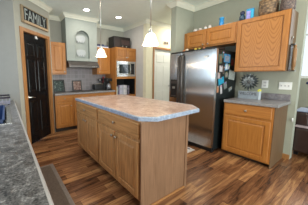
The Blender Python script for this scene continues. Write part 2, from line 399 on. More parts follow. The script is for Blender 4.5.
# back run
GB = 'base cabinets along the back wall'
BY = 4.03
r = thing('base_cabinet', 'honey oak base cabinet with one drawer and door beside the black pantry door', 'cabinet', (0.912, BY, 0))
carcass(r, 0.412, YB-BY-0.014, 0.10, 0.883, oak)
cab_drawer(r, 0.03, 0.385, 0.735, 0.862, oak_h); cab_door(r, 0.03, 0.385, 0.135, 0.705, oak, 0.355, 0.62)
r = thing('base_cabinet', 'wide honey oak base cabinet under the black cooktop', 'cabinet', (1.326, BY, 0))
carcass(r, 0.85, YB-BY-0.014, 0.10, 0.883, oak)
cab_drawer(r, 0.025, 0.415, 0.735, 0.862, oak_h); cab_drawer(r, 0.435, 0.825, 0.735, 0.862, oak_h)
cab_door(r, 0.025, 0.415, 0.135, 0.705, oak, 0.385, 0.62); cab_door(r, 0.435, 0.825, 0.135, 0.705, oak, 0.465, 0.62)
r = thing('base_cabinet', 'honey oak base cabinet under the coffee maker, next to the tall oven cabinet', 'cabinet', (2.178, BY, 0))
carcass(r, 0.355, YB-BY-0.014, 0.10, 0.883, oak)
cab_drawer(r, 0.025, 0.33, 0.735, 0.862, oak_h); cab_door(r, 0.025, 0.33, 0.135, 0.705, oak, 0.06, 0.62)
r = thing('countertop', 'grey laminate countertop along the tiled back wall under the hood', 'countertop', (0.912, BY, 0.884))
obj('slab', bx(BM(), 0, 1.622, -0.018, YB-BY-0.014, 0, 0.036), grey_top, r)
obj('front_edge', bx(BM(), 0, 1.622, -0.032, -0.0185, -0.002, 0.036, 0.004), grey_edge, r)

def upper(label, loc, rot, w, dep, z0, z1, doors, mat=oak, crownlip=True):
    r = thing('wall_cabinet', label, 'cabinet', (loc[0], loc[1], z0), rot)
    h = z1-z0
    obj('body', bx(BM(), 0, w, 0, dep, 0, h), mat, r)
    for (a, b, kx, kz) in doors: cab_door(r, a, b, 0.025, h-0.03, mat, kx, kz)
    return r
UY = 4.27
upper('honey oak wall cabinet left of the pale hood surround', (0.905, UY), 0, 0.369, YB-UY-0.014, 1.365, 2.125, [(0.022, 0.345, 0.31, 0.06)])
upper('honey oak wall cabinet between the hood surround and the tall oven cabinet', (2.112, UY), 0, 0.42, YB-UY-0.014, 1.365, 2.10, [(0.022, 0.395, 0.05, 0.06)])

# tall oven cabinet with microwave opening and open niche
TX, TY, TW = 2.538, 3.98, 0.708
r = thing('oven_cabinet', 'tall honey oak cabinet holding the microwave, with a dark open niche below it', 'cabinet', (TX, TY, 0))
dp = YB-TY-0.014; bm = BM()
bx(bm, 0, 0.02, 0, dp, 0.10, 2.10); bx(bm, TW-0.02, TW, 0, dp, 0.10, 2.10); bx(bm, 0.02, TW-0.02, 0, dp, 2.08, 2.10)
bx(bm, 0.02, TW-0.02, dp-0.02, dp, 0.10, 2.08); bx(bm, 0.02, TW-0.02, 0, dp-0.02, 1.725, 1.76); bx(bm, 0.02, TW-0.02, 0, dp-0.02, 1.235, 1.30)
bx(bm, 0.02, TW-0.02, 0, dp-0.02, 0.72, 0.76); bx(bm, 0.02, TW-0.02, 0.001, 0.02, 0.10, 0.72)
bx(bm, 0.02, TW-0.02, 0.0, 0.02, 1.76, 2.08)
obj('body', bm, oak, r)
obj('toe_kick', bx(BM(), 0, TW, 0.07, dp, 0, 0.099), darkgap, r)
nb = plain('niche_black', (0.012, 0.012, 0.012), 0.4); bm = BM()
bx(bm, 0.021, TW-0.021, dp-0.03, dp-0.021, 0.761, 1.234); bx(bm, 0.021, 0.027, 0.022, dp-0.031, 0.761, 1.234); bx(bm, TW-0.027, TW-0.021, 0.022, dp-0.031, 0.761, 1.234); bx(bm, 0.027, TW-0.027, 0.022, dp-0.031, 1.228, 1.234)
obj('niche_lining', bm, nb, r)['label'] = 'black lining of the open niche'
cab_door(r, 0.02, 0.352, 1.785, 2.085, oak, 0.33, 1.83); cab_door(r, 0.36, 0.69, 1.785, 2.085, oak, 0.38, 1.83)
cab_door(r, 0.02, 0.352, 0.135, 0.70, oak, 0.33, 0.64); cab_door(r, 0.36, 0.69, 0.135, 0.70, oak, 0.38, 0.64)
# microwave
mw = thing('microwave', 'built-in stainless microwave with black window in the tall oak cabinet', 'microwave', (TX+0.021, TY-0.012, 1.301))
mwW, mwH = TW-0.042, 0.423
obj('case', bx(BM(), 0.004, mwW-0.004, 0.02, 0.42, 0.001, mwH-0.002), steel_dark, mw)
bm = BM()
bx(bm, 0.002, mwW-0.002, 0, 0.019, 0, 0.055); bx(bm, 0.002, mwW-0.002, 0, 0.019, mwH-0.055, mwH-0.001); bx(bm, 0.002, 0.05, 0, 0.019, 0.055, mwH-0.055); bx(bm, mwW-0.05, mwW-0.002, 0, 0.019, 0.055, mwH-0.055)
obj('trim_frame', bm, steel, mw)
dr = obj('door', bx(BM(), 0.052, 0.48, -0.012, 0.018, 0.058, mwH-0.058, 0.004), steel, mw)
mglass = plain('microwave_glass', (0.012, 0.018, 0.018), 0.06, var=0.02)
obj('window', bx(BM(), 0.075, 0.445, -0.015, -0.0125, 0.082, mwH-0.082), mglass, dr)
bm = BM(); tube(bm, [(0.462, -0.013, 0.08), (0.462, -0.035, 0.09), (0.462, -0.035, mwH-0.09), (0.462, -0.013, mwH-0.08)], 0.007, 8); obj('handle', bm, steel, dr)
cp = obj('control_panel', bx(BM(), 0.484, mwW-0.053, -0.010, 0.018, 0.058, mwH-0.058, 0.003), blackp, mw)
bm = BM()
for i in range(4):
    for j in range(3): bx(bm, 0.505+j*0.032, 0.528+j*0.032, -0.013, -0.0105, 0.08+i*0.04, 0.105+i*0.04)
obj('keypad', bm, blackp, cp); obj('display', bx(BM(), 0.50, 0.60, -0.012, -0.0105, mwH-0.11, mwH-0.075), mglass, cp)

# hood surround with arched niche
r = thing('hood_surround', 'pale painted chimney surround with arched niche above the cooktop', 'chimney surround', (HX0, HY, 1.70))
w = HX1-HX0; d_ = YB-HY; hh = CEIL-1.70-0.001
def arch_outline(cx, hw, z0, zs, n=14):
    return [(cx-hw, z0)] + [(cx - hw*math.cos(PI*i/n), zs + hw*math.sin(PI*i/n)) for i in range(n+1)] + [(cx+hw, z0)]
cxn, hwn, nz0, nzs = 0.412, 0.185, 0.07, 0.575
bm = BM(); arc = arch_outline(cxn, hwn, nz0, nzs)
# front plate around the arch, built as strips from the arch to the rectangle
def plate(y):
    return [bm.verts.new((x, y, z)) for x, z in arc]
inner = plate(0.0); back = plate(0.09)
rect = []
for x, z in arc:
    if z <= nz0+1e-6: rect.append((0.0 if x < cxn else w, 0.0))
    else:
        a = math.atan2(z-nzs, x-cxn); ca, sa = math.cos(a), math.sin(a)
        t = min([( (w-cxn)/ca if ca > 1e-6 else 1e9), (-cxn/ca if ca < -1e-6 else 1e9), ((hh-nzs)/sa if sa > 1e-6 else 1e9)])
        rect.append((cxn+t*ca, nzs+t*sa))
outer = [bm.verts.new((x, 0.0, z)) for x, z in rect]
for i in range(len(arc)-1):
    bm.faces.new((inner[i], inner[i+1], outer[i+1], outer[i])); bm.faces.new((inner[i], back[i], back[i+1], inner[i+1]))
bm.faces.new((inner[0], outer[0], outer[-1], inner[-1])); bm.faces.new((inner[-1], back[-1], back[0], inner[0])); bm.faces.new(back)
for i in range(len(rect)-1):      # fill the two top corners
    (xa, za), (xb, zb) = rect[i], rect[i+1]
    if abs(xa-xb) > 1e-4 and abs(za-zb) > 1e-4 and min(za, zb) > nzs:
        c = bm.verts.new((0.0 if xa < cxn else w, 0.0, hh)); bm.faces.new((outer[i], outer[i+1], c))
bx(bm, 0, 0.02, 0.001, d_-0.013, 0, hh); bx(bm, w-0.02, w, 0.001, d_-0.013, 0, hh); bx(bm, 0.02, w-0.02, 0.10, d_-0.013, 0, hh); bx(bm, 0.02, w-0.02, 0.001, 0.10, 0.0, 0.02); bx(bm, 0.02, w-0.02, 0.001, 0.10, hh-0.02, hh)
obj('body', bm, surround_m, r)
bm = BM(); o_ = arch_outline(cxn, hwn+0.014, nz0-0.012, nzs); i_ = arch_outline(cxn, hwn-0.001, nz0-0.012, nzs)
ov = [[bm.verts.new((x, y, z)) for x, z in o_] for y in (-0.0008, -0.010)]; iv = [[bm.verts.new((x, y, z)) for x, z in i_] for y in (-0.0008, -0.010)]
for i in range(len(o_)-1):
    bm.faces.new((ov[1][i], ov[1][i+1], iv[1][i+1], iv[1][i])); bm.faces.new((ov[0][i], ov[0][i+1], ov[1][i+1], ov[1][i])); bm.faces.new((iv[0][i], iv[1][i], iv[1][i+1], iv[0][i+1]))
obj('arch_bead', bm, surround_m, r)
obj('bottom_moulding', bx(BM(), -0.006, w+0.006, -0.018, -0.001, 0.0, 0.045, 0.005), surround_m, r)
plaque_m = plain('plaque_white', (0.43, 0.455, 0.46), 0.6)
# white scalloped plaques in the niche
for k, z in enumerate((2.235, 1.885)):
    p = thing('wall_plaque', ('upper' if k == 0 else 'lower') + ' white plaque with hooks in the arched niche above the hood', 'plaque', (HX0+cxn-0.02, HY+0.088, z), 0, 'white plaques in the arched niche')
    out = [(-0.13, 0.05), (-0.12, 0.0)] + [(-0.10+0.2*i/12, -0.045-0.025*abs(math.sin(PI*i/4))) for i in range(13)] + [(0.12, 0.0), (0.13, 0.05), (0.11, 0.10), (0.03, 0.115), (-0.03, 0.115), (-0.11, 0.10)]
    obj('panel', prism_y(BM(), out, -0.022, -0.001), plaque_m, p)
    for i in range(4):
        bm = BM(); x = -0.09+0.06*i; tube(bm, [(x, -0.022, -0.02), (x, -0.032, -0.045), (x, -0.042, -0.035)], 0.004, 6); obj('hook', bm, steel_dark, p)

# range hood
r = thing('range_hood', 'black slim range hood under the pale surround', 'range hood', (HX0+0.01, 4.10, 1.535))
bm = BM(); ww = w-0.02; dd = YB-4.10-0.014
prof = [(0.0, 0.0), (0.0, 0.05), (0.10, 0.155), (dd, 0.155), (dd, 0.0)]
a = [bm.verts.new((0, y, z)) for y, z in prof]; b = [bm.verts.new((ww, y, z)) for y, z in prof]
bm.faces.new(a); bm.faces.new(b[::-1])
for i in range(5): bm.faces.new((a[i], b[i], b[(i+1) % 5], a[(i+1) % 5]))
obj('canopy', bm, plain('hood_black', (0.085, 0.075, 0.07), 0.3, 0.5), r)
obj('front_lip', bx(BM(), -0.002, ww+0.002, -0.012, -0.001, 0.0, 0.045, 0.004), steel_dark, r)
for i in range(3):
    bm = BM(); bx(bm, ww-0.20+i*0.05, ww-0.175+i*0.05, -0.016, -0.0125, 0.015, 0.03, 0.002); obj('button', bm, nickel, r)

# right run
RX = 2.99
r = thing('base_cabinet', 'honey oak base cabinet with wide drawer beside the fridge under the welcome sign', 'cabinet', (RX, 1.345, 0), FX)
carcass(r, 0.638, XR-RX-0.004, 0.06, 0.883, oak)
cab_drawer(r, 0.02, 0.615, 0.70, 0.865, oak_h); cab_door(r, 0.02, 0.615, 0.085, 0.665, oak, None)
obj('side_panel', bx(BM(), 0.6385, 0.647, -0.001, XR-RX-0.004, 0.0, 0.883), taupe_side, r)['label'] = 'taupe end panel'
r = thing('countertop', 'short grey laminate countertop with backsplash beside the fridge', 'countertop', (RX, 1.345, 0.884), FX)
obj('slab', bx(BM(), 0, 0.665, -0.018, XR-RX-0.004, 0, 0.036), grey_top, r)
obj('front_edge', bx(BM(), 0, 0.665, -0.034, -0.0185, -0.004, 0.036, 0.005), grey_edge, r)
obj('side_edge', bx(BM(), 0.6655, 0.678, -0.034, XR-RX-0.004, -0.004, 0.036, 0.004), grey_edge, r)
obj('backsplash', bx(BM(), 0, 0.665, XR-RX-0.024, XR-RX-0.004, 0.0365, 0.135, 0.003), grey_top, r)
oak_fig, nt, b = nodes('figured_oak')
wv = nt.nodes.new('ShaderNodeTexWave'); wv.wave_type = 'RINGS'; wv.rings_direction = 'Z'; wv.inputs['Scale'].default_value = 9; wv.inputs['Distortion'].default_value = 1.2; wv.inputs['Detail'].default_value = 3; wv.inputs['Detail Scale'].default_value = 1.5
mp = coords(nt, (1, 1, 1)); mp.vector_type = 'POINT'
sep = nt.nodes.new('ShaderNodeSeparateXYZ'); cmb = nt.nodes.new('ShaderNodeCombineXYZ')
link(nt, mp.outputs['Vector'], sep.inputs[0])
# scallops: distance shaped by repeating arches down the panel
def mth(op, a, b2=None):
    n = nt.nodes.new('ShaderNodeMath'); n.operation = op
    for i, q in enumerate((a, b2)):
        if q is None: continue
        if isinstance(q, (int, float)): n.inputs[i].default_value = q
        else: link(nt, q, n.inputs[i])
    return n.outputs[0]
wr = nt.nodes.new('ShaderNodeMath'); wr.operation = 'WRAP'; wr.inputs[1].default_value = 0.08; wr.inputs[2].default_value = -0.08
link(nt, mth('ADD', sep.outputs[0], 0.0), wr.inputs[0]); xs = wr.outputs[0]
colm = mth('MULTIPLY', mth('FLOOR', mth('DIVIDE', mth('ADD', sep.outputs[0], 0.08), 0.16)), 0.043)
par = mth('ADD', mth('MULTIPLY', mth('MULTIPLY', xs, xs), 30.0), colm)
nn = noise(nt, coords(nt, (6, 6, 3)), 2.0, 3)
ph = mth('ADD', mth('SUBTRACT', sep.outputs[2], par), mth('MULTIPLY', nn.outputs['Fac'], 0.16))
sn = mth('SINE', mth('MULTIPLY', ph, 78.0))
rp = ramp(nt, [(0.0, (0.45, 0.19, 0.046)), (0.66, (0.43, 0.178, 0.042)), (1.0, (0.325, 0.122, 0.025))])
link(nt, mth('MULTIPLY', mth('ADD', sn, 1.0), 0.5), rp.inputs['Fac']); link(nt, rp.outputs['Color'], b.inputs['Base Color']); b.inputs['Roughness'].default_value = 0.38
UX = 3.26
r = thing('wall_cabinet', 'large single-door honey oak wall cabinet above the grey counter beside the fridge', 'cabinet', (UX, 1.345, 1.37), FX)
obj('body', bx(BM(), 0, 0.640, 0, XR-UX-0.002, 0, 0.83), oak, r)
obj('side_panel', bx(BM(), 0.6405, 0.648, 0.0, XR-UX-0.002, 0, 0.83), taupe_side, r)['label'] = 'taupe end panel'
d = cab_door(r, 0.008, 0.632, 0.010, 0.820, oak, None, 0.042)
obj('panel', bx(BM(), 0.008+0.070, 0.632-0.070, -0.0195, -0.0175, 0.010+0.070, 0.820-0.070, 0.001), oak_fig, d)['label'] = 'panel with scalloped cathedral grain'
r = upper('honey oak two-door wall cabinet above the fridge', (UX, 2.30), FX, 0.953, XR-UX-0.002, 1.86, 2.20, [(0.02, 0.42, 0.385, 0.05), (0.45, 0.93, 0.485, 0.05)])
obj('filler', bx(BM(), -0.066, -0.001, 0.02, XR-UX-0.002, 0.0, 0.34), oak, r)

# island
IX, IYF, IYN = 1.02, 2.90, 1.16
r = thing('kitchen_island', 'oak kitchen island cabinet with two drawers and four doors in the middle of the floor', 'island', (IX, IYF, 0), FX)
L = IYF-IYN; dep = 0.68; ih = 0.889
obj('body', bx(BM(), 0, L-0.001, 0, dep-0.001, 0.075, ih), ioak, r)
obj('toe_kick', bx(BM(), 0.03, L-0.025, 0.07, dep-0.01, 0, 0.074), darkgap, r)
obj('end_panel', bx(BM(), L, L+0.018, -0.02, dep, 0, ih), panel_oak, r)['label'] = 'paler flat end panel'
obj('corner_trim', bx(BM(), L+0.0185, L+0.026, dep-0.035, dep+0.004, 0, ih), panel_oak, r)
obj('shoe_trim', bx(BM(), L+0.0185, L+0.034, -0.018, dep-0.036, 0, 0.02, 0.005), casing_h, r)
mid = 0.845
for (a, b2) in ((0.03, mid-0.02), (mid+0.025, L-0.03)):
    cab_drawer(r, a, b2, 0.72, 0.868, ioak_h)
    m_ = (a+b2)/2
    cab_door(r, a, m_-0.006, 0.105, 0.685, ioak, m_-0.04, 0.63); cab_door(r, m_+0.006, b2, 0.105, 0.685, ioak, m_+0.04, 0.63)
top = [(1.032, 2.945), (1.032, 1.215), (1.165, 1.108), (1.86, 1.125), (2.02, 1.31), (2.02, 2.945)]
r = thing('countertop', 'mottled pinkish brown island countertop with clipped corners and edge tinted for blue window light', 'countertop', (1.0, 1.1, 0.8895))
lp = [(x-1.0, y-1.1) for x, y in top]
obj('slab', prism(BM(), lp, 0.0005, 0.042), island_top_m, r)
bm = BM(); cx_, cy_ = 0.5, 0.9; n = len(lp)
def off(i, o):
    p0, p1, p2 = (Vector(lp[(i+k) % n]) for k in (-1, 0, 1)); t0 = (p1-p0).normalized(); t1 = (p2-p1).normalized()
    n0 = Vector((-t0.y, t0.x)); n1 = Vector((-t1.y, t1.x)); m = (n0+n1)/(1+n0.dot(n1)); return p1 - m*o
inn = [[bm.verts.new((*off(i, 0.0006), z)) for i in range(n)] for z in (0.0005, 0.0425)]
ou = [[bm.verts.new((*off(i, q), z)) for i in range(n)] for q, z in ((0.016, 0.0005), (0.016, 0.036), (0.009, 0.0425))]
rows = [inn[0], ou[0], ou[1], ou[2], inn[1]]
for a, b2 in zip(rows, rows[1:] + rows[:1]):
    for i in range(n): bm.faces.new((a[i], a[(i+1) % n], b2[(i+1) % n], b2[i]))
obj('edge_band', bm, edge_m, r)['label'] = 'bevelled edge band tinted for blue window light'

# left sink run
r = thing('sink_cabinet', 'long base cabinet run under the speckled grey sink counter at far left', 'cabinet', (0.055, -0.6, 0), PI/2)
bm = BM(); bx(bm, 0, 3.99, 0, 0.66, 0.10, 0.70); bx(bm, 0, 3.99, 0, 0.018, 0.70, 0.883); obj('body', bm, oak, r)
obj('toe_kick', bx(BM(), 0, 3.99, 0.07, 0.66, 0, 0.099), darkgap, r)
for i in range(6):
    a = 0.03+i*0.66; cab_drawer(r, a, a+0.62, 0.735, 0.862, oak_h); cab_door(r, a, a+0.62, 0.135, 0.705, oak, a+0.58, 0.64)
r = thing('countertop', 'dark grey speckled sink countertop with a pale edge in the left foreground', 'countertop', (0.085, -0.62, 0.884))
KX0, KX1, KY0, KY1 = -0.49, 0.015, 1.70, 2.72       # sink cut-out in world X,Y
lx = lambda x: x-0.085
ly = lambda y: y+0.62
bm = BM(); bx(bm, lx(-0.618), 0, 0, ly(KY0), 0, 0.036); bx(bm, lx(-0.618), 0, ly(KY1), ly(3.40), 0, 0.036); bx(bm, lx(KX1), 0, ly(KY0), ly(KY1), 0, 0.036); bx(bm, lx(-0.618), lx(KX0), ly(KY0), ly(KY1), 0, 0.036)
obj('slab', bm, left_top, r)
bm = BM(); pf = [(0.0005, 0.036), (0.010, 0.035), (0.015, 0.026), (0.017, -0.004), (0.0005, -0.004)]
a = [bm.verts.new((x, 0, z)) for x, z in pf]; b2 = [bm.verts.new((x, ly(3.40), z)) for x, z in pf]
bm.faces.new(a); bm.faces.new(b2[::-1])
for i in range(5): bm.faces.new((a[i], a[(i+1) % 5], b2[(i+1) % 5], b2[i]))
obj('front_edge', bm, pale_edge, r)['label'] = 'pale bevelled front edge'

# ------------------------------------------------------------------ fridge
r = thing('refrigerator', 'stainless side-by-side refrigerator with long dark handles and papers on its side', 'refrigerator', (2.80, 2.345, 0), FX)
fw, fh = 0.915, 1.74; bd = XR-2.80-0.03
obj('body', bx(BM(), 0.004, fw-0.002, 0.075, bd, 0.03, fh-0.012, 0.006), fridge_side_m, r)
spl = 0.288
def fdoor(x0, x1):
    bm = BM(); n = 10; pts = [(x0, 0.07)]
    for i in range(n+1):
        u = i/n; x = x0 + u*(x1-x0); pts.append((x, 0.012 - 0.012*math.sin(PI*min(1, max(0, u)))**0.6))
    pts.append((x1, 0.07)); prism(bm, pts, 0.085, fh, 0.004)
    return bm
handle_m = plain('handle_dark', (0.07, 0.06, 0.055), 0.3, 0.6)
ld = obj('freezer_door', fdoor(0.0, spl-0.003), fridge_steel, r); rd = obj('fridge_door', fdoor(spl+0.003, fw), fridge_steel, r)
for o, hx in ((ld, spl-0.035), (rd, spl+0.035)):
    bm = BM(); tube(bm, [(hx, 0.005, 0.70), (hx, -0.05, 0.74), (hx, -0.055, 1.2), (hx, -0.05, 1.66), (hx, 0.005, 1.70)], [0.018, 0.024, 0.024, 0.024, 0.018], 8)
    obj('handle', bm, handle_m, o)
obj('hinge_cover', bx(BM(), 0.01, fw-0.01, 0.02, 0.30, fh+0.001, fh+0.030, 0.004), blackp, r)
dsp = obj('dispenser', bx(BM(), 0.035, 0.215, -0.006, 0.01, 0.88, 1.24, 0.006), blackp, ld)
obj('control_strip', bx(BM(), 0.05, 0.20, -0.009, -0.0065, 1.16, 1.22), steel_dark, dsp)
obj('spout', bx(BM(), 0.10, 0.15, -0.03, -0.0065, 1.06, 1.10, 0.004), nickel, dsp); obj('drip_tray', bx(BM(), 0.07, 0.18, -0.03, -0.0065, 0.90, 0.925, 0.004), steel_dark, dsp)
obj('badge', bx(BM(), 0.72, 0.80, -0.004, -0.0005, 1.615, 1.64, 0.002), nickel, rd)
obj('base_grille', bx(BM(), 0.01, fw-0.01, 0.05, 0.12, 0.0, 0.08), blackp, r)
# papers and magnets on its side (side faces -Y at y = 1.432)
FYs = 2.345-fw+0.002
def paperthing(name, label, cat, x0, x1, z0, z1, col, tilt=0.0, group='papers and magnets on the fridge side', inner=None):
    cx2, cz2 = (x0+x1)/2, (z0+z1)/2; ca, sa = math.cos(tilt), math.sin(tilt)
    def rp_(bm):
        for v in bm.verts: v.co = Vector((v.co.x*ca - v.co.z*sa, v.co.y, v.co.x*sa + v.co.z*ca))
        return bm
    r = thing(name, label, cat, (cx2, FYs, cz2), 0, group)
    hw_, hh_ = (x1-x0)/2, (z1-z0)/2
    obj('sheet', rp_(bx(BM(), -hw_, hw_, -0.003, -0.0008, -hh_, hh_)), plain('sheet_colour', tuple(q*0.7 for q in col), 0.55, var=0.3, vs=40), r)
    if inner: obj('picture', rp_(bx(BM(), -hw_*0.72, hw_*0.72, -0.0045, -0.0032, -hh_*0.75, hh_*0.6)), plain('picture_colour', inner, 0.5, var=0.5, vs=30), r)
    bm = BM(); lathe(bm, [(0.011, -0.0035), (0.011, -0.009), (0.006, -0.011)], (0, 0, hh_*0.8), 10, axis='y'); obj('magnet', rp_(bm), plain('magnet_colour', tuple(random.uniform(.02, .5) for _ in range(3)), 0.4), r)
paperthing('photo', 'small green and brown photo at upper front corner of the fridge side', 'photo', 2.90, 2.99, 1.51, 1.66, (0.10, 0.22, 0.14), 0.05, inner=(0.16, 0.10, 0.06))
paperthing('photo', 'bright blue photo high in the middle of the fridge side', 'photo', 3.06, 3.28, 1.53, 1.67, (0.05, 0.28, 0.55), -0.04, inner=(0.18, 0.22, 0.28))
paperthing('note', 'blue and white card just under the bright blue photo on the fridge side', 'card', 3.11, 3.21, 1.40, 1.515, (0.10, 0.36, 0.60), 0.1, inner=(0.5, 0.55, 0.6))
paperthing('photo', 'dark photo with red figure at upper back of the fridge side', 'photo', 3.30, 3.44, 1.47, 1.62, (0.05, 0.05, 0.06), 0.0, inner=(0.25, 0.04, 0.03))
paperthing('note', 'small white note with square corners on the front half of the fridge side', 'note', 2.93, 3.03, 1.375, 1.475, (0.62, 0.62, 0.66))
paperthing('note', 'large pale crumpled paper near the wall cabinet on the fridge side', 'paper', 3.27, 3.50, 1.235, 1.40, (0.50, 0.55, 0.52), -0.12)
paperthing('note', 'turquoise blue paper low on the front half of the fridge side', 'paper', 2.92, 3.10, 1.165, 1.275, (0.02, 0.38, 0.62), 0.25)
paperthing('note', 'orange card lowest at the front of the fridge side', 'card', 2.885, 2.945, 1.03, 1.14, (0.55, 0.25, 0.13), 0.0)
paperthing('note', 'narrow white slip hanging below the turquoise paper on the fridge side', 'slip', 3.00, 3.06, 1.0, 1.15, (0.62, 0.60, 0.62), 0.2)
paperthing('note', 'pinkish white card left of the turquoise paper at the fridge side front edge', 'card', 2.885, 2.965, 1.26, 1.36, (0.5, 0.42, 0.44), 0.0)
paperthing('note', 'grey printed slip in the middle of the lower fridge side', 'slip', 3.11, 3.22, 1.08, 1.20, (0.22, 0.25, 0.25), 0.3)
paperthing('note', 'pale grey tilted slip at lower back of the fridge side', 'slip', 3.30, 3.42, 1.04, 1.10, (0.32, 0.36, 0.36), 0.35)

paperthing('photo', 'small teal photo between the green and bright blue photos on the fridge side', 'photo', 3.0, 3.05, 1.60, 1.70, (0.05, 0.30, 0.32), 0.0, inner=(0.12, 0.10, 0.10))
paperthing('photo', 'dim brown photo beside the small white note on the fridge side', 'photo', 3.05, 3.105, 1.34, 1.46, (0.20, 0.15, 0.12), -0.1, inner=(0.06, 0.05, 0.05))
paperthing('photo', 'dark green photo just below the blue and white card on the fridge side', 'photo', 3.12, 3.24, 1.27, 1.375, (0.06, 0.12, 0.10), 0.08, inner=(0.20, 0.18, 0.16))
paperthing('note', 'small white tag by the blue photo right of the white card on the fridge side', 'tag', 3.225, 3.275, 1.42, 1.50, (0.55, 0.57, 0.60), -0.2)
# ------------------------------------------------------------------ pendants and recessed lights
for k, (x, y, z, lab) in enumerate(((1.275, 2.42, 1.69, 'lit white bell pendant hanging over the far end of the island'), (1.27, 1.32, 1.70, 'lit white bell pendant hanging over the near end of the island'))):
    r = thing('pendant_lamp', lab, 'pendant lamp', (x, y, z), 0, 'pendants above the island')
    bm = BM(); prof = [(0.104, -0.078), (0.097, -0.064), (0.086, -0.042), (0.076, -0.014), (0.068, 0.014), (0.058, 0.038), (0.042, 0.056), (0.022, 0.064)]
    s_ = 0.84
    lathe(bm, [(a*s_, b2*s_) for a, b2 in prof] + [(0.016, 0.061)] + [(max(0.01, a*s_-0.004), b2*s_-0.002) for a, b2 in prof[::-1]], (0, 0, 0), 24, False, False)
    obj('lamp_shade', bm, shade_m, r)
    bm = BM(); lathe(bm, [(0.016, 0.040), (0.024, 0.058), (0.022, 0.078), (0.010, 0.095), (0.005, 0.12)], (0, 0, 0), 14); obj('socket_cap', bm, nickel, r)
    bm = BM(); tube(bm, [(0, 0, 0.11), (0, 0, CEIL-z-0.02)], 0.005, 8); obj('stem', bm, nickel, r)
    bm = BM(); lathe(bm, [(0.02, CEIL-z-0.03), (0.055, CEIL-z-0.016), (0.062, CEIL-z-0.001)], (0, 0, 0), 18); obj('ceiling_rose', bm, nickel, r)
    bm = BM(); lathe(bm, [(0.010, 0.035), (0.012, 0.01), (0.026, -0.02), (0.027, -0.04), (0.012, -0.062)], (0, 0, 0), 12); obj('bulb', bm, lamp_m, r)
    l = bpy.data.lights.new('pendant_bulb', 'POINT'); l.energy = 7; l.color = (1.0, 0.82, 0.62); l.shadow_soft_size = 0.06
    o = bpy.data.objects.new('pendant_bulb', l); C.objects.link(o); o.location = (x, y, z-0.10)
for k, (x, y) in enumerate(((1.623, 3.74), (2.506, 3.774))):
    r = thing('recessed_light', 'round lit recessed ceiling light ' + ('in front of the hood surround' if k == 0 else 'in front of the tall oven cabinet, further right'), 'ceiling light', (x, y, CEIL), 0, 'recessed ceiling lights')
    bm = BM(); lathe(bm, [(0.066, -0.0008), (0.088, -0.0008), (0.086, -0.008), (0.066, -0.010), (0.066, -0.0008)], (0, 0, 0), 28, False, False); obj('trim_ring', bm, white, r)
    bm = BM(); lathe(bm, [(0.0655, -0.001), (0.0655, -0.006)], (0, 0, 0), 28); obj('lens', bm, lamp_m, r)

# ------------------------------------------------------------------ pantry wall: the FAMILY sign
r = thing('wall_sign', 'black FAMILY sign with pale letters in wooden frame above the pantry door', 'sign', D0 + Vector((0.535*math.cos(DIAG), 0.535*math.sin(DIAG), 2.43)), DIAG)
obj('board', bx(BM(), -0.335, 0.335, -0.014, -0.001, -0.115, 0.115), plain('sign_black', (0.008, 0.010, 0.012), 0.6, Specular_IOR_Level=0.25), r)
bm = BM(); bx(bm, -0.385, -0.336, -0.03, -0.001, -0.16, 0.13, 0.004); bx(bm, 0.336, 0.375, -0.03, -0.001, -0.16, 0.13, 0.004); bx(bm, -0.336, 0.336, -0.022, -0.001, 0.1155, 0.13)
obj('frame', bm, wood('sign_frame', (0.34, 0.25, 0.15), (0.20, 0.14, 0.08), 'z', 0.6), r)
obj('ledge', bx(BM(), -0.336, 0.336, -0.045, -0.001, -0.16, -0.1155, 0.004), wood('sign_ledge', (0.50, 0.36, 0.22), (0.34, 0.23, 0.13), 'x', 0.6), r)
bm = text_bm('FAMILY', 0.235, 0.002, (0.86, 1.12))
xs_ = [v.co.x for v in bm.verts]; zs_ = [v.co.z for v in bm.verts]; cxx, czz = (min(xs_)+max(xs_))/2, (min(zs_)+max(zs_))/2
sx_ = 0.60/(max(xs_)-min(xs_)); sz_ = 0.19/(max(zs_)-min(zs_))
for v in bm.verts: v.co = Vector(((v.co.x-cxx)*sx_, v.co.y-0.020, (v.co.z-czz)*sz_))
obj('letters', bm, plain('sign_letters', (0.30, 0.34, 0.33), 0.5, var=0.25, vs=20), r)['label'] = 'pale grey letters FAMILY'
bm = BM(); bx(bm, 0.53, 0.57, 0.012, 0.0295, 2.06, 2.113); tube(bm, [(0.55, 0.02, 2.06), (0.55, -0.005, 2.045), (0.55, -0.012, 2.075)], 0.005, 6)
tag(obj('door_hook', bm, white), 'small white over-door hook on top of the black pantry door', 'hook', loc=D0, rotz=DIAG)

# ------------------------------------------------------------------ things on the back counter
CT = 0.9202
def picture_frame(label, x, y, w_, h_, rot, matf, pic, tiltb=0.16):
    r = thing('picture_frame', label, 'picture frame', (x, y, CT), rot)
    def tl(bm):
        for v in bm.verts: v.co = Vector((v.co.x, v.co.y + v.co.z*tiltb, v.co.z))
        return bm
    bm = BM(); t = 0.028
    bx(bm, -w_/2, -w_/2+t, -0.012, 0.008, 0.001, h_); bx(bm, w_/2-t, w_/2, -0.012, 0.008, 0.001, h_); bx(bm, -w_/2+t, w_/2-t, -0.012, 0.008, 0.001, t); bx(bm, -w_/2+t, w_/2-t, -0.012, 0.008, h_-t, h_)
    obj('frame', tl(bm), matf, r)
    obj('picture', tl(bx(BM(), -w_/2+t, w_/2-t, -0.006, 0.006, t, h_-t)), pic, r)
    bm = BM(); bx(bm, -0.02, 0.02, 0.010+tiltb*h_*0.75, 0.016+tiltb*h_*0.75, 0.0, h_*0.75); obj('easel_back', bm, blackp, r)
gp = speckle('green_glass_picture', [(0.006, 0.008, 0.008), (0.02, 0.035, 0.03), (0.07, 0.11, 0.09), (0.40, 0.44, 0.40)], 6, 0.15)
picture_frame('wide dark frame with greenish picture at the left end of the back counter', 1.115, 4.42, 0.30, 0.31, 0.12, blackp, gp)
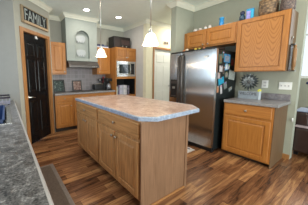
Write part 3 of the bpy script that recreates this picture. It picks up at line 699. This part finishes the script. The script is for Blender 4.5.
pp = speckle('warm_picture', [(0.03, 0.015, 0.012), (0.16, 0.07, 0.05), (0.35, 0.22, 0.17), (0.5, 0.4, 0.36)], 9, 0.2)
picture_frame('square black frame with warm brown picture in front of the tiles under the hood', 1.625, 4.52, 0.26, 0.285, -0.05, blackp, pp)
# cooktop
r = thing('cooktop', 'flat black cooktop set on the back counter under the hood', 'cooktop', (1.42, 4.08, CT))
obj('glass_top', bx(BM(), 0, 0.60, 0, 0.42, 0.0, 0.008, 0.003), blackp, r)
for (x, y) in ((0.15, 0.12), (0.45, 0.12), (0.15, 0.31), (0.45, 0.31)):
    bm = BM(); lathe(bm, [(0.075, 0.0085), (0.075, 0.014), (0.05, 0.016)], (x, y, 0), 18); obj('burner', bm, steel_dark, r)
for i in range(3):
    bm = BM(); lathe(bm, [(0.014, 0.0085), (0.013, 0.022)], (0.555, 0.08+0.07*i, 0), 10); obj('control_knob', bm, nickel, r)
# toaster
r = thing('toaster', 'black toaster with chrome top left of the coffee maker on the back counter', 'toaster', (2.18, 4.36, CT))
bm = BM(); bx(bm, -0.15, 0.15, -0.09, 0.09, 0.012, 0.175, 0.03, 3); obj('body', bm, blackp, r)
bm = BM(); bx(bm, -0.125, 0.125, -0.065, -0.015, 0.1755, 0.188, 0.005); bx(bm, -0.125, 0.125, 0.015, 0.065, 0.1755, 0.188, 0.005); obj('chrome_slots', bm, steel, r)
bm = BM(); bx(bm, -0.14, 0.14, -0.08, 0.08, 0, 0.0115); obj('base', bm, steel_dark, r)
obj('lever', bx(BM(), 0.152, 0.175, -0.02, 0.02, 0.10, 0.118, 0.003), steel, r)
# coffee maker
r = thing('coffee_maker', 'black drip coffee maker with glass carafe next to the tall oak cabinet', 'coffee maker', (2.445, 4.27, CT))
obj('base', bx(BM(), -0.085, 0.085, -0.12, 0.12, 0, 0.03, 0.008), blackp, r); obj('column', bx(BM(), -0.085, 0.085, 0.04, 0.12, 0.031, 0.25, 0.008), blackp, r)
obj('brew_head', bx(BM(), -0.085, 0.085, -0.11, 0.12, 0.251, 0.335, 0.012), blackp, r)
bm = BM(); lathe(bm, [(0.05, 0.032), (0.068, 0.06), (0.07, 0.11), (0.05, 0.165), (0.045, 0.185)], (0, -0.045, 0), 20); cf = obj('carafe', bm, plain('carafe_glass', (0.30, 0.30, 0.32), 0.08, 0.5), r)
bm = BM(); tube(bm, [(-0.06, -0.075, 0.165), (-0.105, -0.09, 0.15), (-0.105, -0.09, 0.08), (-0.066, -0.075, 0.07)], 0.008, 8); obj('carafe_handle', bm, blackp, cf)
# utensil crock with dark and red tools
r = thing('utensil_crock', 'dark crock of kitchen utensils with one red tool behind the toaster', 'utensil crock', (2.345, 4.52, CT))
bm = BM(); lathe(bm, [(0.05, 0.0), (0.058, 0.03), (0.056, 0.15), (0.060, 0.16), (0.052, 0.16), (0.050, 0.02)], (0, 0, 0), 18, True, True); obj('crock', bm, blackp, r)
for i, (a, c_) in enumerate(((0.5, blackp), (1.9, blackp), (3.0, steel_dark), (4.1, steel), (5.4, blackp))):
    bm = BM(); dx, dy = math.cos(a), math.sin(a)*0.4; tube(bm, [(dx*0.02, dy*0.02, 0.03), (dx*0.06, dy*0.05, 0.25)], 0.006, 6)
    lathe(bm, [(0.004, 0.0), (0.022, 0.02), (0.026, 0.045), (0.015, 0.075), (0.003, 0.085)], (dx*0.062, dy*0.052, 0.245), 10); obj('utensil', bm, c_, r)
bm = BM(); tube(bm, [(0.02, -0.01, 0.03), (0.075, -0.03, 0.30)], 0.006, 6); lathe(bm, [(0.004, 0.0), (0.026, 0.02), (0.028, 0.06), (0.012, 0.085)], (0.078, -0.032, 0.295), 10)
obj('red_spatula', bm, plain('red_plastic', (0.45, 0.03, 0.03), 0.4), r)['label'] = 'red utensil'

# books in the niche under the microwave
bk = [((0.55, 0.60, 0.55), 0.036, 0.235, 'pale green white book at the left end of the niche under the microwave'), ((0.03, 0.03, 0.05), 0.022, 0.22, 'thin black book second from left in the niche under the microwave'),
      ((0.20, 0.18, 0.30), 0.03, 0.262, 'dusky purple book beside the thin black book under the microwave'), ((0.48, 0.48, 0.58), 0.055, 0.268, 'thick lavender grey book in the middle of the niche under the microwave'),
      ((0.40, 0.42, 0.50), 0.04, 0.265, 'grey blue book right of the thick lavender book under the microwave'), ((0.62, 0.61, 0.63), 0.05, 0.27, 'thick white book right of the grey blue book under the microwave'),
      ((0.52, 0.50, 0.54), 0.035, 0.262, 'slim off-white book right of the thick white book under the microwave'), ((0.05, 0.05, 0.07), 0.03, 0.255, 'dark book with pale bands right of the white books under the microwave'),
      ((0.16, 0.14, 0.20), 0.028, 0.25, 'dark purple grey book at the right end of the row under the microwave')]
x = TX+0.07
for i, (c_, t, hgt, lab) in enumerate(bk):
    r = thing('book', lab, 'book', (x, TY+0.10, 0.7605), 0, 'books in the niche under the microwave')
    t2 = t*1.35; cov = plain('book_cover', c_, 0.5, var=0.12, vs=25); hb = hgt+0.02
    bm = BM(); bx(bm, 0, t2, 0, 0.004, 0, hb); bx(bm, 0, 0.003, 0.004, 0.17, 0, hb); bx(bm, t2-0.003, t2, 0.004, 0.17, 0, hb); obj('cover', bm, cov, r)
    obj('pages', bx(BM(), 0.0035, t2-0.0035, 0.005, 0.165, 0.004, hb-0.004), paper, r)
    obj('spine_band', bx(BM(), 0.004, t2-0.004, -0.002, -0.0005, hb*0.55, hb*0.75), plain('band', tuple(min(1, q*0.5+0.18) for q in c_), 0.5), r)
    x += t2+0.003

# on top of the back wall cabinets
r = thing('stereo', 'large dark wooden box radio on top of the tall oven cabinet', 'radio', (2.585, 4.14, 2.1005))
bm = BM(); bx(bm, 0, 0.58, 0, 0.30, 0.0, 0.33, 0.02); obj('case', bm, plain('dark_walnut', (0.012, 0.009, 0.008), 0.4), r)
g_ = obj('grille', bx(BM(), 0.03, 0.22, -0.006, -0.001, 0.04, 0.24), plain('grille_cloth', (0.03, 0.02, 0.018), 0.8, var=0.4, vs=60), r)
obj('dial_panel', bx(BM(), 0.25, 0.55, -0.006, -0.001, 0.10, 0.24), plain('dial_face', (0.05, 0.03, 0.028), 0.3, var=0.5, vs=30), r)
bm = BM(); tube(bm, [(0.10, 0.15, 0.324), (0.12, 0.15, 0.352), (0.38, 0.15, 0.352), (0.40, 0.15, 0.324)], 0.01, 8); obj('carry_handle', bm, blackp, r)
for i in range(2):
    bm = BM(); lathe(bm, [(0.018, -0.001), (0.016, -0.02)], (0.29+0.14*i, 0, 0.06), 12, axis='y'); obj('dial_knob', bm, nickel, r)
for i, (zz, c_, lab, xo) in enumerate(((0.0, (0.55, 0.56, 0.60), 'white tray at the bottom of the stack on the wall cabinet right of the hood', 0.0), (0.036, (0.03, 0.05, 0.16), 'dark blue box on the white tray on top of the wall cabinet', 0.0), (0.062, (0.02, 0.02, 0.05), 'short navy case topmost of the stack on the wall cabinet right of the hood', -0.05))):
    r = thing('storage_box', lab, 'box', (2.135+ (0 if i < 2 else 0.0), 4.30, 2.1005+zz), 0, 'stacked flat boxes above the wall cabinet')
    ww_ = (0.37, 0.34, 0.22)[i]; th_ = (0.0355, 0.0255, 0.03)[i]
    obj('base', bx(BM(), 0, ww_, 0, 0.22, 0, th_*0.6, 0.003), plain('box_colour', c_, 0.5), r); obj('lid', bx(BM(), -0.003, ww_+0.003, -0.003, 0.223, th_*0.6+0.0005, th_, 0.003), plain('lid_colour', tuple(q*1.2 for q in c_), 0.5), r)

# ------------------------------------------------------------------ right counter
r = thing('welcome_sign', 'small white WELCOME box sign standing on the grey counter', 'sign', (3.37, 1.152, 0.9205), FX)
obj('block', bx(BM(), -0.145, 0.145, -0.02, 0.02, 0, 0.125, 0.003), plain('sign_white', (0.27, 0.31, 0.345), 0.6, var=0.15, vs=30), r)
obj('side_frame', bx(BM(), 0.1455, 0.165, -0.025, 0.024, 0, 0.132, 0.003), plain('frame_white', (0.50, 0.56, 0.60), 0.6), r)
obj('letter_panel', bx(BM(), -0.13, 0.13, -0.023, -0.0205, 0.056, 0.12), plain('sign_grey', (0.27, 0.30, 0.335), 0.6), r)
bm = text_bm('WELCOME', 0.05, 0.001)
xs_ = [v.co.x for v in bm.verts]; zs_ = [v.co.z for v in bm.verts]; cxx, czz = (min(xs_)+max(xs_))/2, (min(zs_)+max(zs_))/2; s1 = 0.245/(max(xs_)-min(xs_)); s2 = 0.05/(max(zs_)-min(zs_))
for v in bm.verts: v.co = Vector(((v.co.x-cxx)*s1, v.co.y-0.0245, (v.co.z-czz)*s2+0.088))
obj('letters', bm, plain('welcome_letters', (0.03, 0.035, 0.045), 0.6), r)
# metal pinwheel flower
r = thing('metal_flower', 'dark metal pinwheel flower with silvery blades behind the white WELCOME sign', 'ornament', (3.47, 1.19, 0.9205), FX)
def petals(n, r0, r1, wd, y, a0, zc=0.275):
    bm = BM()
    for i in range(n):
        a = a0 + 2*PI*i/n; u = Vector((math.cos(a), 0, math.sin(a))); t = Vector((-math.sin(a), 0, math.cos(a))); c = Vector((0, y, zc)); q = Vector((0, 1, 0))
        top_ = [c+u*r0, c+u*(r0+(r1-r0)*0.6)+t*wd - q*0.012, c+u*r1 - q*0.004, c+u*(r0+(r1-r0)*0.6)-t*wd*0.7 + q*0.010]
        f1 = [bm.verts.new(p) for p in top_]; f2 = [bm.verts.new(p + q*0.003) for p in top_]
        bm.faces.new(f1); bm.faces.new(f2[::-1])
        for k in range(4): bm.faces.new((f1[k], f2[k], f2[(k+1) % 4], f1[(k+1) % 4]))
    return bm
blade_m = plain('gunmetal', (0.085, 0.10, 0.105), 0.3, 0.35, var=0.5, vs=30)
obj('outer_blades', petals(18, 0.02, 0.150, 0.022, -0.004, 0.1, 0.282), blade_m, r); obj('inner_blades', petals(11, 0.015, 0.10, 0.023, -0.026, 0.3, 0.282), plain('silver_blade', (0.36, 0.39, 0.40), 0.25, 0.2, var=0.5, vs=30), r)
bm = BM(); lathe(bm, [(0.022, -0.005), (0.022, -0.035), (0.01, -0.042)], (0, 0, 0.282), 12, axis='y'); obj('hub', bm, steel_dark, r)
bm = BM(); tube(bm, [(0, 0.012, 0.006), (0, 0.012, 0.275)], 0.006, 8); lathe(bm, [(0.05, 0.0), (0.05, 0.006), (0.01, 0.01)], (0, 0.012, 0), 16); obj('stand', bm, steel_dark, r)
# yellow flower
r = thing('flower', 'small yellow flower on a dark stem at the right end of the WELCOME sign', 'flower', (3.42, 1.00, 0.9205), FX)
bm = BM(); tube(bm, [(0, 0, 0.004), (0.006, -0.01, 0.08), (-0.01, -0.03, 0.135)], 0.004, 6); lathe(bm, [(0.022, 0), (0.022, 0.006), (0.004, 0.009)], (0, 0, 0), 10); obj('stem', bm, plain('stem_green', (0.03, 0.06, 0.02), 0.6), r)
bm = BM()
for i in range(7):
    a = 2*PI*i/7; c = Vector((-0.01+0.016*math.cos(a), -0.035, 0.142+0.016*math.sin(a))); lathe(bm, [(0.002, -0.006), (0.011, -0.003), (0.011, 0.003), (0.002, 0.006)], c, 8, axis='y')
obj('petals', bm, plain('yellow_petal', (0.75, 0.72, 0.08), 0.5), r)
# outlet, switch and hook on the right wall
def wallplate(name, label, cat, y, z, w_, h_, kind):
    r = thing(name, label, cat, (XR-0.0005, y, z), FX)
    obj('plate', bx(BM(), -w_/2, w_/2, -0.007, 0, -h_/2, h_/2, 0.003), white, r)
    if kind == 'outlet':
        for s in (-1, 1): obj('socket', bx(BM(), -0.018, 0.018, -0.0095, -0.0075, s*0.024-0.016, s*0.024+0.016, 0.003), plain('socket_grey', (0.5, 0.5, 0.5), 0.5), r)
    else:
        for s in (-0.042, 0.0, 0.042)[:3]:
            bm = BM(); bx(bm, s-0.006, s+0.006, -0.018, -0.0075, -0.008, 0.012, 0.002); obj('toggle', bm, plain('toggle_grey', (0.42, 0.42, 0.42), 0.5), r)
wallplate('power_outlet', 'white double power outlet on the sage wall right of the metal flower', 'outlet', 1.005, 1.165, 0.085, 0.125, 'outlet')
wallplate('light_switch', 'wide white three-toggle light switch near the end of the sage wall', 'light switch', 0.755, 1.145, 0.15, 0.115, 'switch')
bm = BM(); bx(bm, -0.009, 0.009, -0.005, 0, -0.03, 0.03, 0.002); tube(bm, [(0, -0.005, 0.02), (0, -0.03, 0.03), (0, -0.035, 0.0), (0, -0.005, -0.02)], 0.005, 6)
tag(obj('wall_hook', bm, white), 'small white hook low on the sage wall near its end', 'hook', loc=(XR-0.0005, 0.632, 0.63), rotz=FX)
# hanging wooden rack on the cabinet end
CE = 1.345-0.648
r = thing('rolling_pin_rack', 'narrow wooden rolling pin on dark bracket hanging at the end of the wall cabinet', 'rolling pin rack', (3.345, CE-0.0008, 1.37))
obj('back_board', bx(BM(), -0.035, 0.085, -0.012, 0, 0.0, 0.36, 0.003), plain('dark_board', (0.035, 0.02, 0.014), 0.5), r)
bm = BM(); lathe(bm, [(0.012, 0.005), (0.016, 0.03), (0.012, 0.05), (0.022, 0.06), (0.024, 0.18), (0.022, 0.30), (0.012, 0.31), (0.016, 0.33), (0.012, 0.36)], (0.02, -0.048, 0), 16); obj('rolling_pin', bm, wood('rod_wood', (0.34, 0.18, 0.07), (0.16, 0.075, 0.028), 'z'), r)
bm = BM(); bx(bm, -0.035, 0.085, -0.05, -0.0125, 0.355, 0.367, 0.002); bx(bm, -0.02, 0.06, -0.075, -0.0125, -0.006, 0.004, 0.002); obj('bracket', bm, blackp, r)
bm = BM(); tube(bm, [(0.0, -0.006, 0.36), (0.02, -0.006, 0.46), (0.045, -0.006, 0.36)], 0.003, 6); lathe(bm, [(0.008, 0.0), (0.010, -0.018)], (0.02, -0.0005, 0.462), 10, axis='y'); obj('hanger', bm, nickel, r)

# on top of the right wall cabinets
TZ = 2.2005
r = thing('canister', 'bright blue canister on top of the cabinet above the fridge', 'canister', (3.32, 1.635, TZ))
bm = BM(); lathe(bm, [(0.036, 0), (0.038, 0.01), (0.038, 0.12)], (0, 0, 0), 18); obj('can', bm, blue, r)
bm = BM(); lathe(bm, [(0.039, 0.1205), (0.039, 0.145), (0.02, 0.152)], (0, 0, 0), 18); obj('lid', bm, plain('lid_blue', (0.05, 0.32, 0.62), 0.3), r)
bm = BM(); bx(bm, -0.06, 0.06, -0.085, 0.085, 0, 0.003); bx(bm, -0.055, 0.058, -0.08, 0.08, 0.0032, 0.006)
tag(obj('papers', bm, paper), 'small white papers lying beside the blue canister on the cabinet', 'paper', loc=(3.33, 1.53, TZ))
def jar(label, y, rr, hh_, col, lid):
    r = thing('jar', label, 'jar', (3.31, y, TZ), 0, 'small jars on the cabinet above the fridge')
    bm = BM(); lathe(bm, [(rr*0.9, 0), (rr, 0.008), (rr, hh_*0.7), (rr*0.8, hh_*0.8)], (0, 0, 0), 14); obj('glass', bm, plain('jar_glass', col, 0.2), r)
    bm = BM(); lathe(bm, [(rr*0.85, hh_*0.805), (rr*0.85, hh_), (rr*0.5, hh_+0.004)], (0, 0, 0), 14); obj('lid', bm, plain('jar_lid', lid, 0.4), r)
jar('squat white jar furthest left on the cabinet above the fridge', 2.13, 0.045, 0.05, (0.55, 0.52, 0.48), (0.6, 0.55, 0.5))
jar('second squat pale jar from the left on the cabinet above the fridge', 2.03, 0.04, 0.045, (0.5, 0.42, 0.36), (0.62, 0.58, 0.55))
jar('taller white jar third from the left on the cabinet above the fridge', 1.92, 0.03, 0.065, (0.6, 0.6, 0.58), (0.35, 0.25, 0.2))
jar('rightmost pale jar of the row on the cabinet above the fridge', 1.84, 0.03, 0.06, (0.58, 0.55, 0.5), (0.55, 0.5, 0.5))
r = thing('figurine', 'small dark blue round ornament beside the purple box on the wall cabinet', 'ornament', (3.32, 1.31, TZ))
bm = BM(); lathe(bm, [(0.03, 0), (0.042, 0.03), (0.040, 0.07), (0.026, 0.095)], (0, 0, 0), 16); obj('body', bm, plain('ornament_teal', (0.03, 0.07, 0.12), 0.3, var=0.5, vs=20), r)
bm = BM(); lathe(bm, [(0.022, 0.0955), (0.034, 0.115), (0.030, 0.145), (0.01, 0.158)], (0, 0, 0), 16); obj('head', bm, dkblue, r)
r = thing('gift_box', 'blue and purple printed box on top of the large wall cabinet', 'box', (3.30, 1.25, TZ), FX+0.25)
obj('carton', bx(BM(), 0, 0.10, 0, 0.06, 0, 0.165, 0.002), plain('carton_blue', (0.03, 0.26, 0.50), 0.4, var=0.4, vs=15), r)
obj('printed_panel', bx(BM(), 0.005, 0.058, -0.003, -0.0005, 0.01, 0.13), plain('carton_purple', (0.30, 0.28, 0.62), 0.4, var=0.4, vs=20), r)
obj('window', bx(BM(), 0.064, 0.094, -0.003, -0.0005, 0.02, 0.145), plain('carton_cyan', (0.05, 0.45, 0.72), 0.3), r)
# wicker basket
def wicker():
    m, nt, b = nodes('wicker')
    ck = nt.nodes.new('ShaderNodeTexVoronoi'); ck.inputs['Scale'].default_value = 28; mp = coords(nt, (1, 1, 1.4)); link(nt, mp.outputs['Vector'], ck.inputs['Vector'])
    r = ramp(nt, [(0.0, (0.42, 0.28, 0.14)), (0.35, (0.26, 0.165, 0.09)), (0.8, (0.09, 0.06, 0.04))]); link(nt, ck.outputs['Distance'], r.inputs['Fac']); link(nt, r.outputs['Color'], b.inputs['Base Color'])
    b.inputs['Roughness'].default_value = 0.7; bp = nt.nodes.new('ShaderNodeBump'); bp.inputs['Strength'].default_value = 0.6; link(nt, ck.outputs['Distance'], bp.inputs['Height']); link(nt, bp.outputs['Normal'], b.inputs['Normal'])
    return m
wick = wicker()
r = thing('wicker_basket', 'tan and brown wicker basket on the large wall cabinet near its end', 'basket', (3.39, 0.995, TZ))
def oval(bm, prof, n=28, wob=0.0):
    rows = []
    for (a, b2, z) in prof: rows.append([bm.verts.new((a*math.cos(2*PI*i/n), b2*math.sin(2*PI*i/n), z + wob*math.sin(5*2*PI*i/n))) for i in range(n)])
    for p, q in zip(rows, rows[1:]):
        for i in range(n): f = bm.faces.new((p[i], p[(i+1) % n], q[(i+1) % n], q[i])); f.smooth = True
    bm.faces.new(rows[0][::-1]); bm.faces.new(rows[-1]); return bm
obj('bowl', oval(BM(), [(0.10, 0.10, 0), (0.115, 0.115, 0.05), (0.12, 0.12, 0.14), (0.115, 0.115, 0.22), (0.10, 0.10, 0.22), (0.09, 0.09, 0.05)]), wick, r)
bm = BM(); tube(bm, [(0.112*math.cos(2*PI*i/24), 0.112*math.sin(2*PI*i/24), 0.226) for i in range(25)], 0.010, 8); obj('rim', bm, wood('rim_cane', (0.40, 0.26, 0.13), (0.2, 0.11, 0.05), 'z'), r)
r = thing('wicker_basket', 'dark mottled basket at the outer end of the large wall cabinet, beside the tan basket', 'basket', (3.40, 0.78, TZ))
wick2 = speckle('dark_wicker', [(0.02, 0.018, 0.022), (0.07, 0.055, 0.055), (0.17, 0.12, 0.10), (0.30, 0.24, 0.20)], 26, 0.7)
obj('bowl', oval(BM(), [(0.10, 0.07, 0), (0.115, 0.080, 0.04), (0.115, 0.082, 0.11), (0.11, 0.076, 0.16), (0.10, 0.066, 0.16), (0.08, 0.05, 0.03)]), wick2, r)
bm = BM(); tube(bm, [(0.108*math.cos(2*PI*i/24), 0.074*math.sin(2*PI*i/24), 0.164) for i in range(25)], 0.008, 8); obj('rim', bm, wick2, r)

# on top of the fridge
FT = fh+0.0305
def fruit(label, name, x, y, rr, col, sq=0.9, cat='fruit'):
    r = thing(name, label, cat, (x, y, FT), 0)
    bm = BM(); lathe(bm, [(rr*0.25, 0.0)] + [(rr*math.sin(PI*t/10), rr*sq*(1-math.cos(PI*t/10))) for t in range(2, 10)] + [(0.004, rr*sq*1.96)], (0, 0, 0), 16); obj('body', bm, plain(name+'_skin', col, 0.4), r)
    bm = BM(); tube(bm, [(0, 0, rr*sq*1.93), (0.003, 0, rr*sq*1.93+0.014)], 0.0025, 6); obj('stem', bm, plain('stalk', (0.08, 0.05, 0.02), 0.7), r)
fruit('orange red tomato at the left on top of the fridge', 'tomato', 2.99, 2.16, 0.028, (0.62, 0.20, 0.06), 0.8, 'vegetable')
fruit('pale onion second from left on top of the fridge', 'onion', 2.97, 2.075, 0.032, (0.62, 0.50, 0.38), 0.9, 'vegetable')
fruit('yellow lemon on the middle of the fridge top', 'lemon', 2.98, 1.90, 0.028, (0.62, 0.46, 0.06), 0.8)
fruit('greenish yellow lime beside the lemon on the fridge top', 'lime', 2.99, 1.83, 0.027, (0.38, 0.36, 0.06), 0.8)
fruit('small reddish plum rightmost on top of the fridge', 'plum', 2.98, 1.74, 0.024, (0.40, 0.14, 0.06), 0.85)

# vent on the hall wall
r = thing('wall_vent', 'small two-square dark grille above the white hall door', 'vent', (4.03, GY-0.0006, 2.27))
obj('plate', bx(BM(), -0.10, 0.10, -0.010, 0, -0.045, 0.045, 0.003), plain('vent_beige', (0.45, 0.38, 0.27), 0.6), r)
for s in (-1, 1): obj('grille', bx(BM(), s*0.048-0.036, s*0.048+0.036, -0.013, -0.0105, -0.03, 0.03), plain('vent_dark', (0.10, 0.08, 0.055), 0.6), r)

# ------------------------------------------------------------------ floor things
r = thing('floor_mat', 'dark brown rectangular mat on the floor along the sink counter', 'mat', (0.11, 1.35, 0))
obj('field', bx(BM(), 0.0, 0.345, 0, 1.20, 0.0008, 0.012, 0.003), mat_m, r)
bm = BM(); bx(bm, 0.3455, 0.39, -0.04, 1.24, 0.0008, 0.010, 0.002); bx(bm, -0.04, 0.3455, 1.2005, 1.24, 0.0008, 0.010, 0.002); bx(bm, -0.04, 0.3455, -0.04, -0.0005, 0.0008, 0.010, 0.002); bx(bm, -0.04, -0.0005, -0.0005, 1.2005, 0.0008, 0.010, 0.002); obj('border', bm, mat_b, r)
def stripes():
    m, nt, b = nodes('striped_rug'); wv = nt.nodes.new('ShaderNodeTexWave'); wv.bands_direction = 'X'; wv.inputs['Scale'].default_value = 4.2; wv.inputs['Distortion'].default_value = 2.5; wv.inputs['Detail'].default_value = 2
    link(nt, coords(nt, (1, 1, 1)).outputs['Vector'], wv.inputs['Vector']); r = ramp(nt, [(0.3, (0.05, 0.045, 0.06)), (0.5, (0.35, 0.33, 0.36)), (0.7, (0.62, 0.56, 0.54))]); link(nt, wv.outputs['Fac'], r.inputs['Fac']); link(nt, r.outputs['Color'], b.inputs['Base Color']); b.inputs['Roughness'].default_value = 0.9; return m
r = thing('rug', 'small grey and white woven rug with fringe in front of the fridge', 'rug', (2.20, 1.72, 0))
obj('weave', bx(BM(), 0, 0.50, 0, 0.75, 0.0008, 0.012, 0.003), stripes(), r)
bm = BM()
for i in range(40): bx(bm, 0.005+i*0.0125, 0.012+i*0.0125, -0.06-0.012*random.random(), -0.0005, 0.0008, 0.006)
fr_ = obj('fringe', bm, plain('fringe_white', (0.6, 0.56, 0.54), 0.9), r); fr_['kind'] = 'stuff'

# ------------------------------------------------------------------ sink, basin, rack
r = thing('sink', 'stainless kitchen sink set in the speckled counter at far left', 'sink', (KX0, KY0, 0.9202))
sw, sl = KX1-KX0, KY1-KY0
bm = BM(); g = 0.035
bx(bm, -0.004, g, -0.004, sl+0.004, 0.0002, 0.005, 0.001); bx(bm, sw-g, sw+0.004, -0.004, sl+0.004, 0.0002, 0.005, 0.001); bx(bm, g, sw-g, -0.004, g, 0.0002, 0.005, 0.001); bx(bm, g, sw-g, sl-g, sl+0.004, 0.0002, 0.005, 0.001)
obj('rim', bm, steel, r)
bm = BM(); t = 0.004; zb = -0.19
bx(bm, g-t, g, g-t, sl-g+t, zb, 0.0); bx(bm, sw-g, sw-g+t, g-t, sl-g+t, zb, 0.0); bx(bm, g, sw-g, g-t, g, zb, 0.0); bx(bm, g, sw-g, sl-g, sl-g+t, zb, 0.0); bx(bm, g-t, sw-g+t, g-t, sl-g+t, zb-t, zb)
obj('bowl', bm, steel, r)
bm = BM(); lathe(bm, [(0.04, zb+0.0005), (0.04, zb+0.003), (0.02, zb+0.004)], (sw/2, sl/2, 0), 18); obj('drain', bm, steel_dark, r)
r = thing('dish_basin', 'navy blue plastic basin standing in the stainless sink', 'basin', (KX0+0.06, KY0+0.06, 0.9202-0.188))
bw, bl, bh = sw-0.12, sl-0.12, 0.215
bm = BM(); bx(bm, 0, 0.006, 0, bl, 0.0, bh); bx(bm, bw-0.006, bw, 0, bl, 0.0, bh); bx(bm, 0.006, bw-0.006, 0, 0.006, 0, bh); bx(bm, 0.006, bw-0.006, bl-0.006, bl, 0, bh); bx(bm, 0.006, bw-0.006, 0.006, bl-0.006, 0, 0.006)
obj('tub', bm, navy, r)
bm = BM(); bx(bm, -0.012, 0.0, -0.012, bl+0.012, bh, bh+0.006); bx(bm, bw-0.006, bw+0.012, -0.012, bl+0.012, bh+0.0005, bh+0.006); bx(bm, 0.0, bw-0.006, -0.012, 0.004, bh+0.0005, bh+0.006); bx(bm, 0.0, bw-0.006, bl-0.004, bl+0.012, bh+0.0005, bh+0.006)
obj('rim', bm, navy, r)
r = thing('dish_rack', 'grey wire dish rack with black top rails on the far end of the sink counter', 'dish rack', (-0.42, 2.88, 0.9206))
bm = BM()
for i in range(11): x = i*0.045; tube(bm, [(x, 0, 0.10), (x, 0, 0.012), (x, 0.40, 0.012), (x, 0.40, 0.10)], 0.003, 6)
for i in range(8): y = 0.01+i*0.054; tube(bm, [(0, y, 0.10), (0, y, 0.014), (0.45, y, 0.014), (0.45, y, 0.10)], 0.003, 6)
obj('wires', bm, plain('grey_wire', (0.35, 0.33, 0.38), 0.4, 0.6), r)
bm = BM(); tube(bm, [(0, 0, 0.104), (0.45, 0, 0.104), (0.45, 0.40, 0.104), (0, 0.40, 0.104), (0, 0, 0.104)], 0.012, 8); obj('top_rail', bm, plain('rail_black', (0.02, 0.016, 0.03), 0.4), r)
for x in (0.02, 0.43):
    for y in (0.02, 0.38):
        bm = BM(); lathe(bm, [(0.010, 0.0), (0.010, 0.012)], (x, y, 0), 10); obj('foot', bm, blackp, r)

# ------------------------------------------------------------------ leather armchair past the wall end
r = thing('armchair', 'dark brown leather recliner armchair beyond the end of the sage wall', 'armchair', (3.88, 0.69, 0), FX)
def cush(x0, x1, y0, y1, z0, z1, bev):
    bm = BM(); bx(bm, x0, x1, y0, y1, z0, z1, bev, 4)
    for f in bm.faces: f.smooth = True
    return bm
obj('base', cush(0.03, 0.97, 0.02, 0.85, 0.05, 0.30, 0.03), leather, r)
obj('seat_cushion', cush(0.20, 0.80, 0.0, 0.62, 0.30, 0.52, 0.06), leather, r)
obj('arm', cush(0.0, 0.20, 0.02, 0.82, 0.28, 0.72, 0.06), leather, r); obj('arm', cush(0.80, 1.0, 0.02, 0.82, 0.28, 0.72, 0.06), leather, r)
obj('backrest', cush(0.10, 0.90, 0.58, 0.86, 0.45, 1.14, 0.08), leather, r)
obj('footrest', cush(0.04, 0.96, -0.14, -0.005, 0.10, 0.50, 0.05), leather, r)
for x in (0.08, 0.92):
    for y in (0.06, 0.78): obj('leg', bx(BM(), x-0.025, x+0.025, y-0.025, y+0.025, 0, 0.049), blackp, r)
obj('arm_highlight', cush(0.01, 0.19, 0.04, 0.50, 0.7205, 0.735, 0.004), plain('highlight_blue_grey', (0.26, 0.30, 0.42), 0.5), r)['label'] = 'blue-grey painted highlight on the armrest'  # pale slab added in place of the sheen on the arm top
obj('footrest_highlight', cush(0.06, 0.94, -0.135, -0.01, 0.5005, 0.515, 0.004), plain('highlight_pink_grey', (0.36, 0.29, 0.31), 0.6), r)['label'] = 'pinkish grey painted highlight on the footrest'  # pale slab added as the bright band of light on the footrest
obj('throw', cush(0.02, 0.45, 0.56, 0.90, 1.142, 1.19, 0.02), plain('blue_throw', (0.02, 0.035, 0.10), 0.7), r)
